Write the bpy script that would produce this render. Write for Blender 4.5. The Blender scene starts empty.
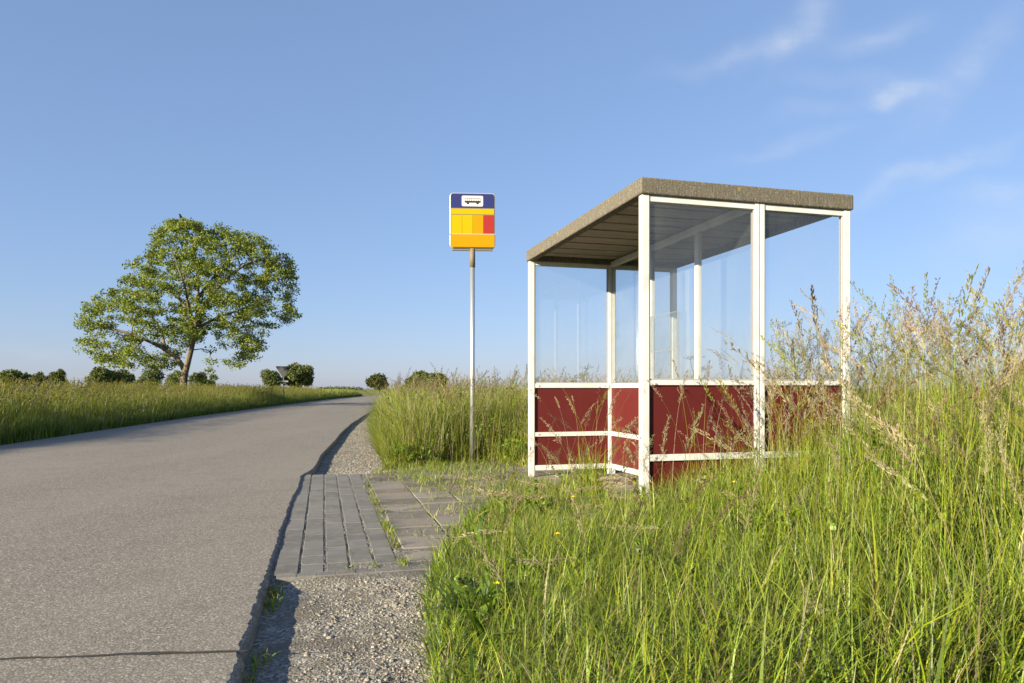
import bpy, math, random
import numpy as np
from mathutils import Vector, Matrix, noise as mnoise

rng = np.random.default_rng(11)
random.seed(11)
C = bpy.context.scene.collection
R = math.radians
CAM_H = 0.95
SUN_AZ = 42.0      # direction the light travels, degrees from +X towards +Y
SUN_EL = 16.5

# ------------------------------------------------------------------ helpers
def tag(o, label=None, cat=None, group=None, kind=None):
    if label: o['label'] = label
    if cat: o['category'] = cat
    if group: o['group'] = group
    if kind: o['kind'] = kind
    return o

def empty(name, loc, label, cat, group=None, rz=0.0):
    o = bpy.data.objects.new(name, None); C.objects.link(o)
    o.location = loc; o.rotation_euler = (0, 0, rz); o.empty_display_size = 0.2
    return tag(o, label, cat, group)

def link_mesh(name, me, mat=None, parent=None):
    if mat is not None: me.materials.append(mat)
    o = bpy.data.objects.new(name, me); C.objects.link(o)
    if parent is not None: o.parent = parent
    return o

def np_mesh(name, V, F, mat=None, parent=None, col=None, smooth=False):
    """V (n,3) floats, F (m,k) ints with k 3 or 4; col (n,3) vertex colour"""
    V = np.ascontiguousarray(V, np.float32); F = np.ascontiguousarray(F, np.int32)
    me = bpy.data.meshes.new(name)
    k = F.shape[1]
    me.vertices.add(len(V)); me.vertices.foreach_set('co', V.ravel())
    me.loops.add(F.size); me.loops.foreach_set('vertex_index', F.ravel())
    me.polygons.add(len(F))
    me.polygons.foreach_set('loop_start', np.arange(0, F.size, k, dtype=np.int32))
    try: me.polygons.foreach_set('loop_total', np.full(len(F), k, np.int32))
    except Exception: pass
    me.polygons.foreach_set('use_smooth', np.full(len(F), bool(smooth)))
    if col is not None:
        a = me.attributes.new('tint', 'FLOAT_COLOR', 'POINT')
        c = np.ones((len(V), 4), np.float32); c[:, :3] = col
        a.data.foreach_set('color', c.ravel())
    me.update(calc_edges=True)
    return link_mesh(name, me, mat, parent)

class MB:
    """collects shapes and links them as one mesh object"""
    def __init__(s): s.v = []; s.f = []
    def add(s, vs, fs):
        b = len(s.v); s.v += [tuple(p) for p in vs]; s.f += [tuple(b + i for i in f) for f in fs]
    def box(s, x0, x1, y0, y1, z0, z1):
        s.add([(x0,y0,z0),(x1,y0,z0),(x1,y1,z0),(x0,y1,z0),(x0,y0,z1),(x1,y0,z1),(x1,y1,z1),(x0,y1,z1)],
              [(3,2,1,0),(4,5,6,7),(0,1,5,4),(1,2,6,5),(2,3,7,6),(3,0,4,7)])
    def tube(s, pts, rad, n=8, cap=True):
        pts = [Vector(p) for p in pts]
        if not hasattr(rad, '__len__'): rad = [rad] * len(pts)
        b = len(s.v); up = Vector((0.31, 0.17, 0.93)).normalized()
        for i, p in enumerate(pts):
            t = (pts[min(i+1, len(pts)-1)] - pts[max(i-1, 0)]).normalized()
            a = t.cross(up)
            if a.length < 1e-3: a = t.cross(Vector((1, 0, 0)))
            a.normalize(); c = t.cross(a)
            for k in range(n):
                q = 2*math.pi*k/n
                s.v.append(tuple(p + (a*math.cos(q) + c*math.sin(q))*rad[i]))
        for i in range(len(pts)-1):
            for k in range(n):
                s.f.append((b+i*n+k, b+i*n+(k+1) % n, b+(i+1)*n+(k+1) % n, b+(i+1)*n+k))
        if cap:
            s.f.append(tuple(b+k for k in range(n))[::-1]); e = b+(len(pts)-1)*n
            s.f.append(tuple(e+k for k in range(n)))
    def prism(s, outline, y0, y1):
        """outline in (x,z), extruded along y"""
        n = len(outline)
        vs = [(x, y0, z) for x, z in outline] + [(x, y1, z) for x, z in outline]
        fs = [tuple(range(n)), tuple(range(2*n-1, n-1, -1))]
        fs += [(i, n+i, n+(i+1) % n, (i+1) % n) for i in range(n)]
        s.add(vs, fs)
    def build(s, name, mat, parent=None, smooth=False, bevel=0.0, seg=2):
        me = bpy.data.meshes.new(name); me.from_pydata(s.v, [], s.f)
        if smooth:
            me.polygons.foreach_set('use_smooth', [True]*len(me.polygons))
        me.update()
        o = link_mesh(name, me, mat, parent)
        if bevel:
            m = o.modifiers.new('bevel', 'BEVEL'); m.width = bevel; m.segments = seg; m.limit_method = 'ANGLE'
        return o

def rrect(x0, x1, z0, z1, r, n=5):
    out = []
    for cx, cz, a0 in ((x1-r, z1-r, 0), (x0+r, z1-r, 90), (x0+r, z0+r, 180), (x1-r, z0+r, 270)):
        for k in range(n+1):
            a = R(a0 + 90*k/n); out.append((cx + r*math.cos(a), cz + r*math.sin(a)))
    return out

# ------------------------------------------------------------------ materials
class NT:
    def __init__(s, m):
        m.use_nodes = True; s.t = m.node_tree; s.t.nodes.clear()
    def n(s, typ, **kw):
        nd = s.t.nodes.new(typ)
        for k, v in kw.items():
            if k.startswith('i_'): nd.inputs[k[2:].replace('_', ' ')].default_value = v
            else: setattr(nd, k, v)
        return nd
    def l(s, a, b): s.t.links.new(a, b)
    def math(s, op, a, b=None, c=None, clamp=False):
        nd = s.n('ShaderNodeMath', operation=op); nd.use_clamp = clamp
        for i, x in enumerate((a, b, c)):
            if x is None: continue
            if isinstance(x, (int, float)): nd.inputs[i].default_value = x
            else: s.l(x, nd.inputs[i])
        return nd.outputs[0]
    def noise(s, vec, scale, detail=4, rough=0.55):
        nd = s.n('ShaderNodeTexNoise'); nd.inputs['Scale'].default_value = scale
        nd.inputs['Detail'].default_value = detail; nd.inputs['Roughness'].default_value = rough
        if vec is not None: s.l(vec, nd.inputs['Vector'])
        return nd
    def ramp(s, fac, stops):
        nd = s.n('ShaderNodeValToRGB'); e = nd.color_ramp.elements
        while len(e) < len(stops): e.new(0.5)
        for el, (p, c) in zip(e, stops):
            el.position = p; el.color = (*c, 1) if len(c) == 3 else c
        s.l(fac, nd.inputs[0]); return nd.outputs[0]
    def mix(s, fac, a, b, mode='MIX'):
        nd = s.n('ShaderNodeMix', data_type='RGBA', blend_type=mode)
        for sock, x in ((nd.inputs[0], fac), (nd.inputs[6], a), (nd.inputs[7], b)):
            if isinstance(x, (int, float)): sock.default_value = x
            elif isinstance(x, tuple): sock.default_value = (*x, 1)
            else: s.l(x, sock)
        return nd.outputs[2]
    def scaled(s, vec, sc):
        nd = s.n('ShaderNodeMapping'); nd.inputs['Scale'].default_value = sc
        s.l(vec, nd.inputs['Vector']); return nd.outputs[0]

def mat(name): return bpy.data.materials.new(name)

def finish(t, col, rough=0.6, bump=None, bstr=0.3, bdist=0.01, metal=0.0, spec=0.5):
    p = t.n('ShaderNodeBsdfPrincipled')
    if isinstance(col, tuple): p.inputs['Base Color'].default_value = (*col, 1)
    else: t.l(col, p.inputs['Base Color'])
    if isinstance(rough, (int, float)): p.inputs['Roughness'].default_value = rough
    else: t.l(rough, p.inputs['Roughness'])
    p.inputs['Metallic'].default_value = metal
    p.inputs['Specular IOR Level'].default_value = spec
    if bump is not None:
        b = t.n('ShaderNodeBump'); b.inputs['Strength'].default_value = bstr; b.inputs['Distance'].default_value = bdist
        t.l(bump, b.inputs['Height']); t.l(b.outputs[0], p.inputs['Normal'])
    o = t.n('ShaderNodeOutputMaterial'); t.l(p.outputs[0], o.inputs[0])
    return p

M = {}
def m_paint():
    m = M['white_paint'] = mat('white_paint'); t = NT(m)
    g = t.n('ShaderNodeTexCoord').outputs['Object']
    a = t.noise(g, 5, 5).outputs[0]; b = t.noise(t.scaled(g, (60, 60, 9)), 1.0, 3).outputs[0]
    c = t.mix(t.ramp(a, [(0.45, (0, 0, 0)), (0.75, (1, 1, 1))]), (0.60, 0.61, 0.62), (0.50, 0.495, 0.47))
    c = t.mix(t.ramp(b, [(0.66, (0, 0, 0)), (0.74, (1, 1, 1))]), c, (0.42, 0.34, 0.23))
    finish(t, c, 0.45, b, 0.12, 0.004)
def m_red():
    m = M['red_panel'] = mat('red_panel'); t = NT(m)
    g = t.n('ShaderNodeTexCoord').outputs['Object']
    a = t.noise(g, 3, 5).outputs[0]; b = t.noise(t.scaled(g, (30, 30, 3)), 1.0, 3).outputs[0]
    c = t.mix(a, (0.098, 0.0132, 0.0122), (0.082, 0.0112, 0.0104))
    c = t.mix(t.ramp(b, [(0.62, (0, 0, 0)), (0.85, (0.5, 0.5, 0.5))]), c, (0.12, 0.045, 0.035))
    finish(t, c, 0.5, a, 0.05, 0.004, spec=0.3)
def m_concrete():
    m = M['roof_concrete'] = mat('roof_concrete'); t = NT(m)
    g = t.n('ShaderNodeTexCoord').outputs['Object']
    v = t.noise(t.scaled(g, (60, 60, 7)), 1.0, 4, 0.7).outputs[0]
    a = t.noise(g, 5, 6, 0.7).outputs[0]; f = t.noise(g, 90, 4, 0.7).outputs[0]
    c = t.ramp(v, [(0.28, (0.085, 0.078, 0.064)), (0.52, (0.150, 0.138, 0.115)), (0.74, (0.27, 0.255, 0.22))])
    c = t.mix(t.ramp(a, [(0.4, (0, 0, 0)), (0.65, (1, 1, 1))]), c, (0.15, 0.132, 0.098))
    c = t.mix(t.ramp(f, [(0.38, (0.8, 0.8, 0.8)), (0.55, (0, 0, 0))]), c, (0.065, 0.056, 0.044))
    f2 = t.noise(g, 55, 3, 0.7).outputs[0]
    c = t.mix(t.ramp(f2, [(0.58, (0, 0, 0)), (0.68, (0.75, 0.75, 0.75))]), c, (0.36, 0.345, 0.30))
    y = t.ramp(t.noise(g, 13, 3).outputs[0], [(0.66, (0, 0, 0)), (0.7, (1, 1, 1))])
    c = t.mix(t.math('MULTIPLY', y, 0.7), c, (0.30, 0.22, 0.04))
    finish(t, c, 0.95, t.math('ADD', v, f), 0.5, 0.006, spec=0.2)
def m_wood():
    m = M['soffit_boards'] = mat('soffit_boards'); t = NT(m)
    g = t.n('ShaderNodeTexCoord').outputs['Object']
    v = t.noise(t.scaled(g, (1.2, 14, 14)), 1.0, 5, 0.6).outputs[0]
    f = t.noise(g, 40, 4).outputs[0]
    c = t.ramp(v, [(0.3, (0.29, 0.26, 0.205)), (0.5, (0.40, 0.355, 0.285)), (0.72, (0.48, 0.435, 0.36))])
    c = t.mix(t.math('MULTIPLY', f, 0.5), c, (0.12, 0.10, 0.07))
    finish(t, c, 0.9, v, 0.4, 0.006, spec=0.2)
def m_glass():
    m = M['glass'] = mat('glass'); t = NT(m)
    g = t.n('ShaderNodeTexCoord').outputs['Object']
    tr = t.n('ShaderNodeBsdfTransparent'); tr.inputs[0].default_value = (0.97, 0.98, 0.98, 1)
    gl = t.n('ShaderNodeBsdfGlossy'); gl.inputs['Roughness'].default_value = 0.02
    df = t.n('ShaderNodeBsdfDiffuse'); df.inputs[0].default_value = (0.6, 0.62, 0.62, 1)
    ge = t.n('ShaderNodeNewGeometry'); dp = t.n('ShaderNodeVectorMath', operation='DOT_PRODUCT'); t.l(ge.outputs['Incoming'], dp.inputs[0]); t.l(ge.outputs['Normal'], dp.inputs[1])
    fr_ = t.math('MULTIPLY_ADD', t.math('POWER', t.math('SUBTRACT', 1.0, t.math('ABSOLUTE', dp.outputs['Value']), clamp=True), 5.0), 0.94, 0.055)
    a = t.noise(g, 2.0, 5, 0.65).outputs[0]
    dust = t.ramp(a, [(0.3, (0.012,)*3), (0.75, (0.04,)*3)])
    s1 = t.n('ShaderNodeMixShader'); t.l(dust, s1.inputs[0]); t.l(tr.outputs[0], s1.inputs[1]); t.l(df.outputs[0], s1.inputs[2])
    s2 = t.n('ShaderNodeMixShader'); t.l(fr_, s2.inputs[0]); t.l(s1.outputs[0], s2.inputs[1]); t.l(gl.outputs[0], s2.inputs[2])
    o = t.n('ShaderNodeOutputMaterial'); t.l(s2.outputs[0], o.inputs[0])
def m_simple(name, col, rough=0.5, metal=0.0, var=0.15, scale=20, bstr=0.1, spec=0.5):
    m = M[name] = mat(name); t = NT(m)
    g = t.n('ShaderNodeTexCoord').outputs['Object']
    a = t.noise(g, scale, 4).outputs[0]
    c = t.mix(a, tuple(x*(1-var) for x in col), tuple(min(1, x*(1+var)) for x in col))
    finish(t, c, rough, a, bstr, 0.003, metal, spec)
def m_asphalt():
    m = M['asphalt'] = mat('asphalt'); t = NT(m)
    g = t.n('ShaderNodeTexCoord').outputs['Object']
    vo = t.n('ShaderNodeTexVoronoi'); vo.inputs['Scale'].default_value = 112; t.l(g, vo.inputs['Vector'])
    v2 = t.n('ShaderNodeTexVoronoi'); v2.inputs['Scale'].default_value = 300; t.l(g, v2.inputs['Vector'])
    sx = t.n('ShaderNodeSeparateColor'); t.l(vo.outputs['Color'], sx.inputs[0])
    s2 = t.n('ShaderNodeSeparateColor'); t.l(v2.outputs['Color'], s2.inputs[0])
    st = t.ramp(sx.outputs[0], [(0.0, (0.06, 0.052, 0.044)), (0.35, (0.20, 0.178, 0.152)), (0.75, (0.275, 0.245, 0.21)), (1.0, (0.60, 0.55, 0.48))])
    sm = t.ramp(s2.outputs[1], [(0.0, (0.07, 0.062, 0.052)), (0.5, (0.21, 0.188, 0.158)), (1.0, (0.50, 0.45, 0.38))])
    c = t.mix(0.38, st, sm)
    gap = t.ramp(vo.outputs['Distance'], [(0.35, (0, 0, 0)), (0.75, (1, 1, 1))])
    c = t.mix(t.math('MULTIPLY', gap, 0.55), c, (0.11, 0.10, 0.085))
    w = t.noise(t.scaled(g, (1.0, 0.22, 1)), 0.9, 5, 0.6).outputs[0]
    c = t.mix(t.ramp(w, [(0.35, (0, 0, 0)), (0.7, (0.45, 0.45, 0.45))]), c, (0.28, 0.252, 0.212))
    p = t.noise(g, 2.3, 5, 0.7).outputs[0]
    c = t.mix(t.ramp(p, [(0.52, (0, 0, 0)), (0.75, (0.45, 0.45, 0.45))]), c, (0.15, 0.133, 0.115))
    h = t.math('MULTIPLY_ADD', vo.outputs['Distance'], -1.0, t.math('MULTIPLY', sx.outputs[1], 0.6))
    finish(t, c, 0.9, h, 0.32, 0.003, spec=0.2)
def m_gravel():
    m = M['gravel'] = mat('gravel'); t = NT(m)
    g = t.n('ShaderNodeTexCoord').outputs['Object']
    vo = t.n('ShaderNodeTexVoronoi'); vo.inputs['Scale'].default_value = 85; t.l(g, vo.inputs['Vector'])
    sx = t.n('ShaderNodeSeparateColor'); t.l(vo.outputs['Color'], sx.inputs[0])
    c = t.ramp(sx.outputs[0], [(0.0, (0.10, 0.093, 0.08)), (0.5, (0.20, 0.19, 0.168)), (1.0, (0.40, 0.385, 0.35))])
    a = t.noise(g, 4, 6, 0.65).outputs[0]
    c = t.mix(t.ramp(a, [(0.42, (0, 0, 0)), (0.62, (1, 1, 1))]), c, (0.15, 0.135, 0.112))
    f = t.noise(g, 160, 3, 0.7).outputs[0]
    finish(t, c, 0.95, t.math('MULTIPLY_ADD', vo.outputs['Distance'], -1.0, f), 0.7, 0.008, spec=0.2)
def m_soil():
    m = M['soil'] = mat('soil'); t = NT(m)
    g = t.n('ShaderNodeTexCoord').outputs['Object']
    a = t.noise(g, 7, 6, 0.65).outputs[0]; f = t.noise(g, 60, 4).outputs[0]
    c = t.ramp(a, [(0.3, (0.055, 0.05, 0.028)), (0.5, (0.075, 0.085, 0.03)), (0.7, (0.12, 0.10, 0.06))])
    finish(t, c, 0.95, f, 0.6, 0.02, spec=0.1)
def m_field():
    m = M['field'] = mat('field'); t = NT(m)
    g = t.n('ShaderNodeTexCoord').outputs['Object']
    a = t.noise(t.scaled(g, (0.02, 0.006, 1)), 1.0, 5).outputs[0]; f = t.noise(g, 2.5, 5).outputs[0]
    c = t.ramp(a, [(0.35, (0.15, 0.17, 0.04)), (0.5, (0.20, 0.205, 0.055)), (0.65, (0.25, 0.235, 0.085))])
    c = t.mix(t.math('MULTIPLY', f, 0.5), c, (0.12, 0.14, 0.035))
    finish(t, c, 0.95, f, 0.5, 0.1, spec=0.1)
def m_tint(name, trans=0.35, rough=0.55, spec=0.25, mult=1.0, bump=0):
    """foliage, stones, bricks: the colour of each blade/stone comes with the mesh"""
    m = M[name] = mat(name); t = NT(m)
    at = t.n('ShaderNodeAttribute', attribute_name='tint'); c = at.outputs['Color']
    p = t.n('ShaderNodeBsdfPrincipled'); p.inputs['Roughness'].default_value = rough; p.inputs['Specular IOR Level'].default_value = spec
    o = t.n('ShaderNodeOutputMaterial')
    if bump:
        g = t.n('ShaderNodeTexCoord').outputs['Object']; f = t.noise(g, bump, 5, 0.7).outputs[0]
        f2 = t.noise(g, bump*0.12, 4, 0.6).outputs[0]
        c = t.mix(t.ramp(f, [(0.3, (0.45,)*3), (0.7, (0,)*3)]), c, (0.09, 0.08, 0.065))
        c = t.mix(t.ramp(f2, [(0.50, (0,)*3), (0.72, (0.6,)*3)]), c, (0.28, 0.255, 0.215))
        b = t.n('ShaderNodeBump'); b.inputs['Strength'].default_value = 0.8; b.inputs['Distance'].default_value = 0.006
        t.l(f, b.inputs['Height']); t.l(b.outputs[0], p.inputs['Normal'])
    t.l(c, p.inputs['Base Color'])
    if trans:
        tr = t.n('ShaderNodeBsdfTranslucent'); t.l(c, tr.inputs[0])
        mx = t.n('ShaderNodeMixShader'); mx.inputs[0].default_value = trans
        t.l(p.outputs[0], mx.inputs[1]); t.l(tr.outputs[0], mx.inputs[2]); t.l(mx.outputs[0], o.inputs[0])
    else: t.l(p.outputs[0], o.inputs[0])
def m_bark():
    m = M['bark'] = mat('bark'); t = NT(m)
    g = t.n('ShaderNodeTexCoord').outputs['Object']
    a = t.noise(t.scaled(g, (9, 9, 2.2)), 1.0, 6, 0.7).outputs[0]
    c = t.ramp(a, [(0.35, (0.07, 0.055, 0.04)), (0.55, (0.17, 0.14, 0.10)), (0.75, (0.27, 0.23, 0.17))])
    finish(t, c, 0.95, a, 0.9, 0.05, spec=0.1)

m_paint(); m_red(); m_concrete(); m_wood(); m_glass(); m_asphalt(); m_gravel(); m_soil(); m_field(); m_bark()
m_tint('grass', 0.30, 0.45, 0.35); m_tint('leaves', 0.35, 0.5, 0.3); m_tint('far_leaves', 0.25, 0.7, 0.1)
m_tint('stones', 0, 0.85, 0.3); m_tint('pavers', 0, 0.85, 0.3, bump=110)
m_simple('galvanised', (0.55, 0.56, 0.56), 0.42, 0.75, 0.12, 30)
m_simple('sign_frame', (0.40, 0.40, 0.38), 0.4, 0.2, 0.06, 10)
m_simple('sign_dark', (0.16, 0.13, 0.09), 0.7, 0.0, 0.2, 30)
m_simple('sign_blue', (0.017, 0.022, 0.115), 0.35, 0, 0.05, 8)
m_simple('sign_white', (0.55, 0.55, 0.55), 0.4, 0, 0.02, 8)
m_simple('sign_yellow', (0.39, 0.288, 0.001), 0.5, 0, 0.03, 8, 0.1, 0.12)
m_simple('sign_amber', (0.375, 0.205, 0.001), 0.5, 0, 0.03, 8, 0.1, 0.12)
m_simple('sign_red', (0.27, 0.018, 0.012), 0.35, 0, 0.05, 8)
m_simple('sign_black', (0.015, 0.015, 0.016), 0.5, 0, 0.05, 8)
m_simple('pictogram_grey', (0.13, 0.13, 0.135), 0.5, 0, 0.05, 8)
m_simple('sign_grey', (0.34, 0.34, 0.35), 0.5, 0, 0.05, 8)
m_simple('sign_back', (0.035, 0.038, 0.045), 0.6, 0.1, 0.15, 8)
m_simple('post_grey', (0.11, 0.115, 0.12), 0.7, 0.0, 0.15, 8)
m_simple('plate_grey', (0.20, 0.20, 0.20), 0.6, 0, 0.1, 8)
m_simple('tar', (0.035, 0.033, 0.03), 0.9, 0, 0.3, 60)
m_simple('petal', (0.85, 0.62, 0.01), 0.4, 0, 0.05, 20)
m_simple('plant_stem', (0.10, 0.13, 0.04), 0.6, 0, 0.2, 20)
m_simple('umbel', (0.085, 0.085, 0.06), 0.8, 0, 0.3, 40)
m_simple('feather', (0.008, 0.008, 0.009), 0.9, 0, 0.1, 20, 0.1, 0.1)
m_simple('acrylic', (0.22, 0.24, 0.25), 0.3, 0, 0.05, 8)

# ------------------------------------------------------------------ layout curves (metres; camera above the origin, looking along +Y)
def interp(pts):
    a = np.array(pts, float)
    def f(y):
        y = np.asarray(y, float)
        r = np.interp(y, a[:, 0], a[:, 1])
        lo = y < a[0, 0]; hi = y > a[-1, 0]
        s0 = (a[1, 1]-a[0, 1])/(a[1, 0]-a[0, 0]); s1 = (a[-1, 1]-a[-2, 1])/(a[-1, 0]-a[-2, 0])
        return np.where(lo, a[0, 1]+(y-a[0, 0])*s0, np.where(hi, a[-1, 1]+(y-a[-1, 0])*s1, r))
    return f
road_r = interp([(0.5,-0.52),(2.33,-0.90),(3.40,-1.175),(4.85,-1.55),(7.0,-2.06),(7.9,-2.30),(8.6,-2.36),(10.4,-2.74),(16.7,-3.88),(19.5,-4.36),(36,-6.80),(44,-7.98),(62,-10.9),(98,-16.2)])
road_l = interp([(0.5,-6.5),(12,-8.6),(16.3,-9.4),(25.3,-11.0),(44,-13.8),(68,-17.1),(98,-20.3)])
near_edge = interp([(0.5,-0.14),(2.33,-0.21),(3.2,-0.35),(4.0,-0.37),(4.7,-0.34),(5.2,-0.30),(6.0,-0.12),(6.8,0.05),(7.5,0.2)])
far_edge = interp([(8.6,-1.55),(9.2,-1.66),(10.5,-1.99),(16,-3.16),(19.5,-3.78),(36,-6.25),(44,-7.40),(62,-10.1),(98,-15.2)])
def fbm(x, y, s, k=3, seed=0.0):
    """cheap smooth noise, vectorised"""
    x = np.asarray(x)*s + seed*7.13; y = np.asarray(y)*s - seed*3.71; r = 0; a = 1; tot = 0
    for i in range(k):
        r = r + a*(np.sin(x*1.7+1.3*np.sin(y*1.1+i))*np.cos(y*1.9+1.1*np.sin(x*1.3+2*i)))
        tot += a; a *= 0.55; x = x*2.03+1.7; y = y*2.03+0.6
    return r/tot

def strip(name, Ys, fl, fr, nx, zf, m, smooth=True):
    Ys = np.asarray(Ys); T = np.linspace(0, 1, nx+1)
    xl = fl(Ys)[:, None]; xr = fr(Ys)[:, None]
    X = xl + (xr-xl)*T[None, :]; Y = np.repeat(Ys[:, None], nx+1, 1)
    Z = zf(X, Y, T[None, :]+0*X)
    V = np.stack([X, Y, Z], -1).reshape(-1, 3)
    i = np.arange(len(Ys)-1)[:, None]*(nx+1)+np.arange(nx)[None, :]
    F = np.stack([i, i+1, i+nx+2, i+nx+1], -1).reshape(-1, 4)
    return np_mesh(name, V, F, m, smooth=smooth)

# ---- terrain to the horizon
def ring_ground():
    Rr = [0, 8, 20, 50, 120, 300, 800, 2000, 5000]; n = 64; V = [(0, 0, -0.16)]; F = []
    for r in Rr[1:]:
        for k in range(n):
            a = 2*math.pi*k/n; V.append((r*math.cos(a), 30+r*math.sin(a), -0.16))
    me = bpy.data.meshes.new('ground')
    for k in range(n): F.append((0, 1+k, 1+(k+1) % n))
    for j in range(len(Rr)-2):
        for k in range(n): F.append((1+j*n+k, 1+(j+1)*n+k, 1+(j+1)*n+(k+1) % n, 1+j*n+(k+1) % n))
    me.from_pydata(V, [], F); me.update()
    o = link_mesh('ground', me, M['field']); tag(o, kind='structure')
ring_ground()

# ---- the road: 98 m straight, then bending right out of sight
def make_road():
    Ys = np.concatenate([np.arange(0.3, 9.6, 0.02), np.arange(9.6, 98, 0.35)])
    wob = 0.010*fbm(Ys, Ys*0, 5.0, 4, 1.0) + 0.006*fbm(Ys, Ys*0, 23.0, 3, 2.0) + 0.014*fbm(Ys, Ys*0, 0.8, 2, 4.0)
    xr = road_r(Ys)+wob; xl = road_l(Ys)
    T = np.array([0, .1, .2, .3, .4, .5, .6, .7, .8, .9])
    prof = []
    for tt in T: prof.append((xl+(xr-0.12-xl)*tt, 0*Ys))
    chip = 0.007*fbm(Ys, Ys*0+3, 31.0, 3, 5.0)+0.003*fbm(Ys, Ys*0+5, 70.0, 2, 3.0)
    jag = rng.normal(0, 0.0020, len(Ys)); jag2 = rng.normal(0, 0.0020, len(Ys)); pit = -np.abs(rng.normal(0, 0.002, len(Ys)))
    prof += [(xr-0.12, 0*Ys), (xr-0.020+chip+jag, 0*Ys), (xr-0.008+chip+jag2, pit-0.005), (xr+0.003+chip*0.6+jag, pit*2-0.024), (xr+0.006+jag2, 0*Ys-0.05), (xr+0.010, 0*Ys-0.15)]
    # crown of the bend: rows beyond turn right about a pivot
    X = np.stack([p[0] for p in prof], 1); Z = np.stack([p[1] for p in prof], 1); Y = np.repeat(Ys[:, None], X.shape[1], 1)
    bend = []
    piv = np.array([float(road_r(98))+14.0, 98.0]); base = np.stack([X[-1], Y[-1]], 1)
    for a in np.arange(4, 92, 4):
        c, s = math.cos(R(-a)), math.sin(R(-a)); d = base-piv
        bend.append(np.stack([piv[0]+d[:, 0]*c-d[:, 1]*s, piv[1]+d[:, 0]*s+d[:, 1]*c, Z[-1]], 1))
    P = np.concatenate([np.stack([X, Y, Z], -1), np.array(bend)], 0)
    r, k = P.shape[:2]
    i = np.arange(r-1)[:, None]*k+np.arange(k-1)[None, :]
    F = np.stack([i, i+1, i+k+1, i+k], -1).reshape(-1, 4)
    tag(np_mesh('road', P.reshape(-1, 3), F, M['asphalt'], smooth=False), kind='structure')
    # tarred joint across the carriageway near the camera
    xs = np.arange(-6.6, -0.955, 0.03)
    yc = 2.60+(xs+1.02)*0.095+0.012*fbm(xs, xs*0, 6, 3, 3.0)
    w = 0.008+0.004*fbm(xs, xs*0, 9, 3, 6.0)+0.006*np.exp(-((xs+1.3)/0.15)**2)
    V = np.concatenate([np.stack([xs, yc-w, 0*xs+0.004], 1), np.stack([xs, yc+w, 0*xs+0.004], 1)])
    n = len(xs); i = np.arange(n-1); F = np.stack([i, i+1, i+n+1, i+n], 1)
    tag(np_mesh('road_joint', V, F, M['tar']), kind='structure')
make_road()

# ---- gravel shoulder (also carries the paving)
def gravel_z(X, Y, T=None):
    d = X-road_r(Y)
    z = -0.062+0.045*np.clip((d-0.12)/0.9, 0, 1)
    bumps = 0.010*fbm(X, Y, 4, 3, 1.0)+0.005*fbm(X, Y, 17, 3, 2.0)
    rough = np.clip((d-0.05)/0.3, 0.1, 1)
    paved = np.clip((Y-3.62)/0.12, 0, 1)*np.clip((8.25-Y)/0.25, 0, 1)
    return (z+bumps*rough)*(1-paved)+(-0.0205+0.003*fbm(X, Y, 9, 2, 4.0))*paved
Yg = np.concatenate([np.arange(0.3, 9, 0.025), np.arange(9, 30, 0.12), np.arange(30, 98, 0.6)])
def g_r(y): return np.where(y < 9.6, near_edge(np.minimum(y, 8.3))+0.5, far_edge(y)+0.3)
tag(strip('gravel', Yg, lambda y: road_r(y)-0.03, g_r, 40, gravel_z, M['gravel']), kind='structure')

# ---- soil under the right hand grass and round the shelter
def soil_r_z(X, Y, T=None):
    e = np.where(Y < 9.6, near_edge(np.minimum(Y, 8.3)), far_edge(Y))
    d = X-e
    return -0.045+0.05*np.clip(d/0.5, 0, 1)+0.015*fbm(X, Y, 2.2, 3, 3.0)*np.clip(d/0.6, 0, 1)
Ys1 = np.arange(0.3, 9.62, 0.06)
tag(strip('verge_soil', Ys1, lambda y: near_edge(np.minimum(y, 8.3))-0.02, lambda y: 14+0*y, 130, lambda X, Y, T: np.where((np.abs(Y) < 99), soil_r_z(X, Y)-0.03*((X-0.917)*0.964+(Y-5.12)*0.266 > -0.2)*((X-0.917)*-0.266+(Y-5.12)*0.964 > -0.1), 0), M['soil']), kind='structure')
Ys2 = np.concatenate([np.arange(9.6, 20, 0.15), np.arange(20, 100, 1.0)])
tag(strip('verge_soil', Ys2, lambda y: far_edge(y)-0.02, lambda y: 30+0*y, 80, soil_r_z, M['soil']), kind='structure')
Ys3 = np.concatenate([np.arange(0.3, 30, 0.5), np.arange(30, 98, 2.0)])
tag(strip('verge_soil', Ys3, lambda y: road_l(y)-14, lambda y: road_l(y)+0.12, 40, lambda X, Y, T: np.where(T > 0.985, -0.02, 0.0)-0.03+0.25*np.clip((1-T)*14/1.5, 0, 1)*0+0.02*fbm(X, Y, 1.3, 3, 5.0)*(T < 0.97), M['soil']), kind='structure')

# ---- paving
def slabs(name, rects, m, colf, edge=0.0025):
    """rects: list of (cx, cy, ang, hw, hl, z, tilt) -> slightly chamfered slabs in one mesh"""
    V, F, Cc = [], [], []
    for (cx, cy, a, hw, hl, z, tx, ty, col) in rects:
        b = len(V); ca, sa = math.cos(a), math.sin(a)
        for (inset, dz) in ((0, -0.06), (0, -edge), (edge, 0.0)):
            for (sx, sy) in ((-1, -1), (1, -1), (1, 1), (-1, 1)):
                lx, ly = sx*(hw-inset), sy*(hl-inset)
                V.append((cx+lx*ca-ly*sa, cy+lx*sa+ly*ca, z+dz+lx*tx+ly*ty)); Cc.append(col)
        for r in range(2):
            for k in range(4): F.append((b+r*4+k, b+r*4+(k+1) % 4, b+r*4+4+(k+1) % 4, b+r*4+4+k))
        F.append((b+8, b+9, b+10, b+11))
    return np_mesh(name, np.array(V), np.array(F), m, col=np.array(Cc))
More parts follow.
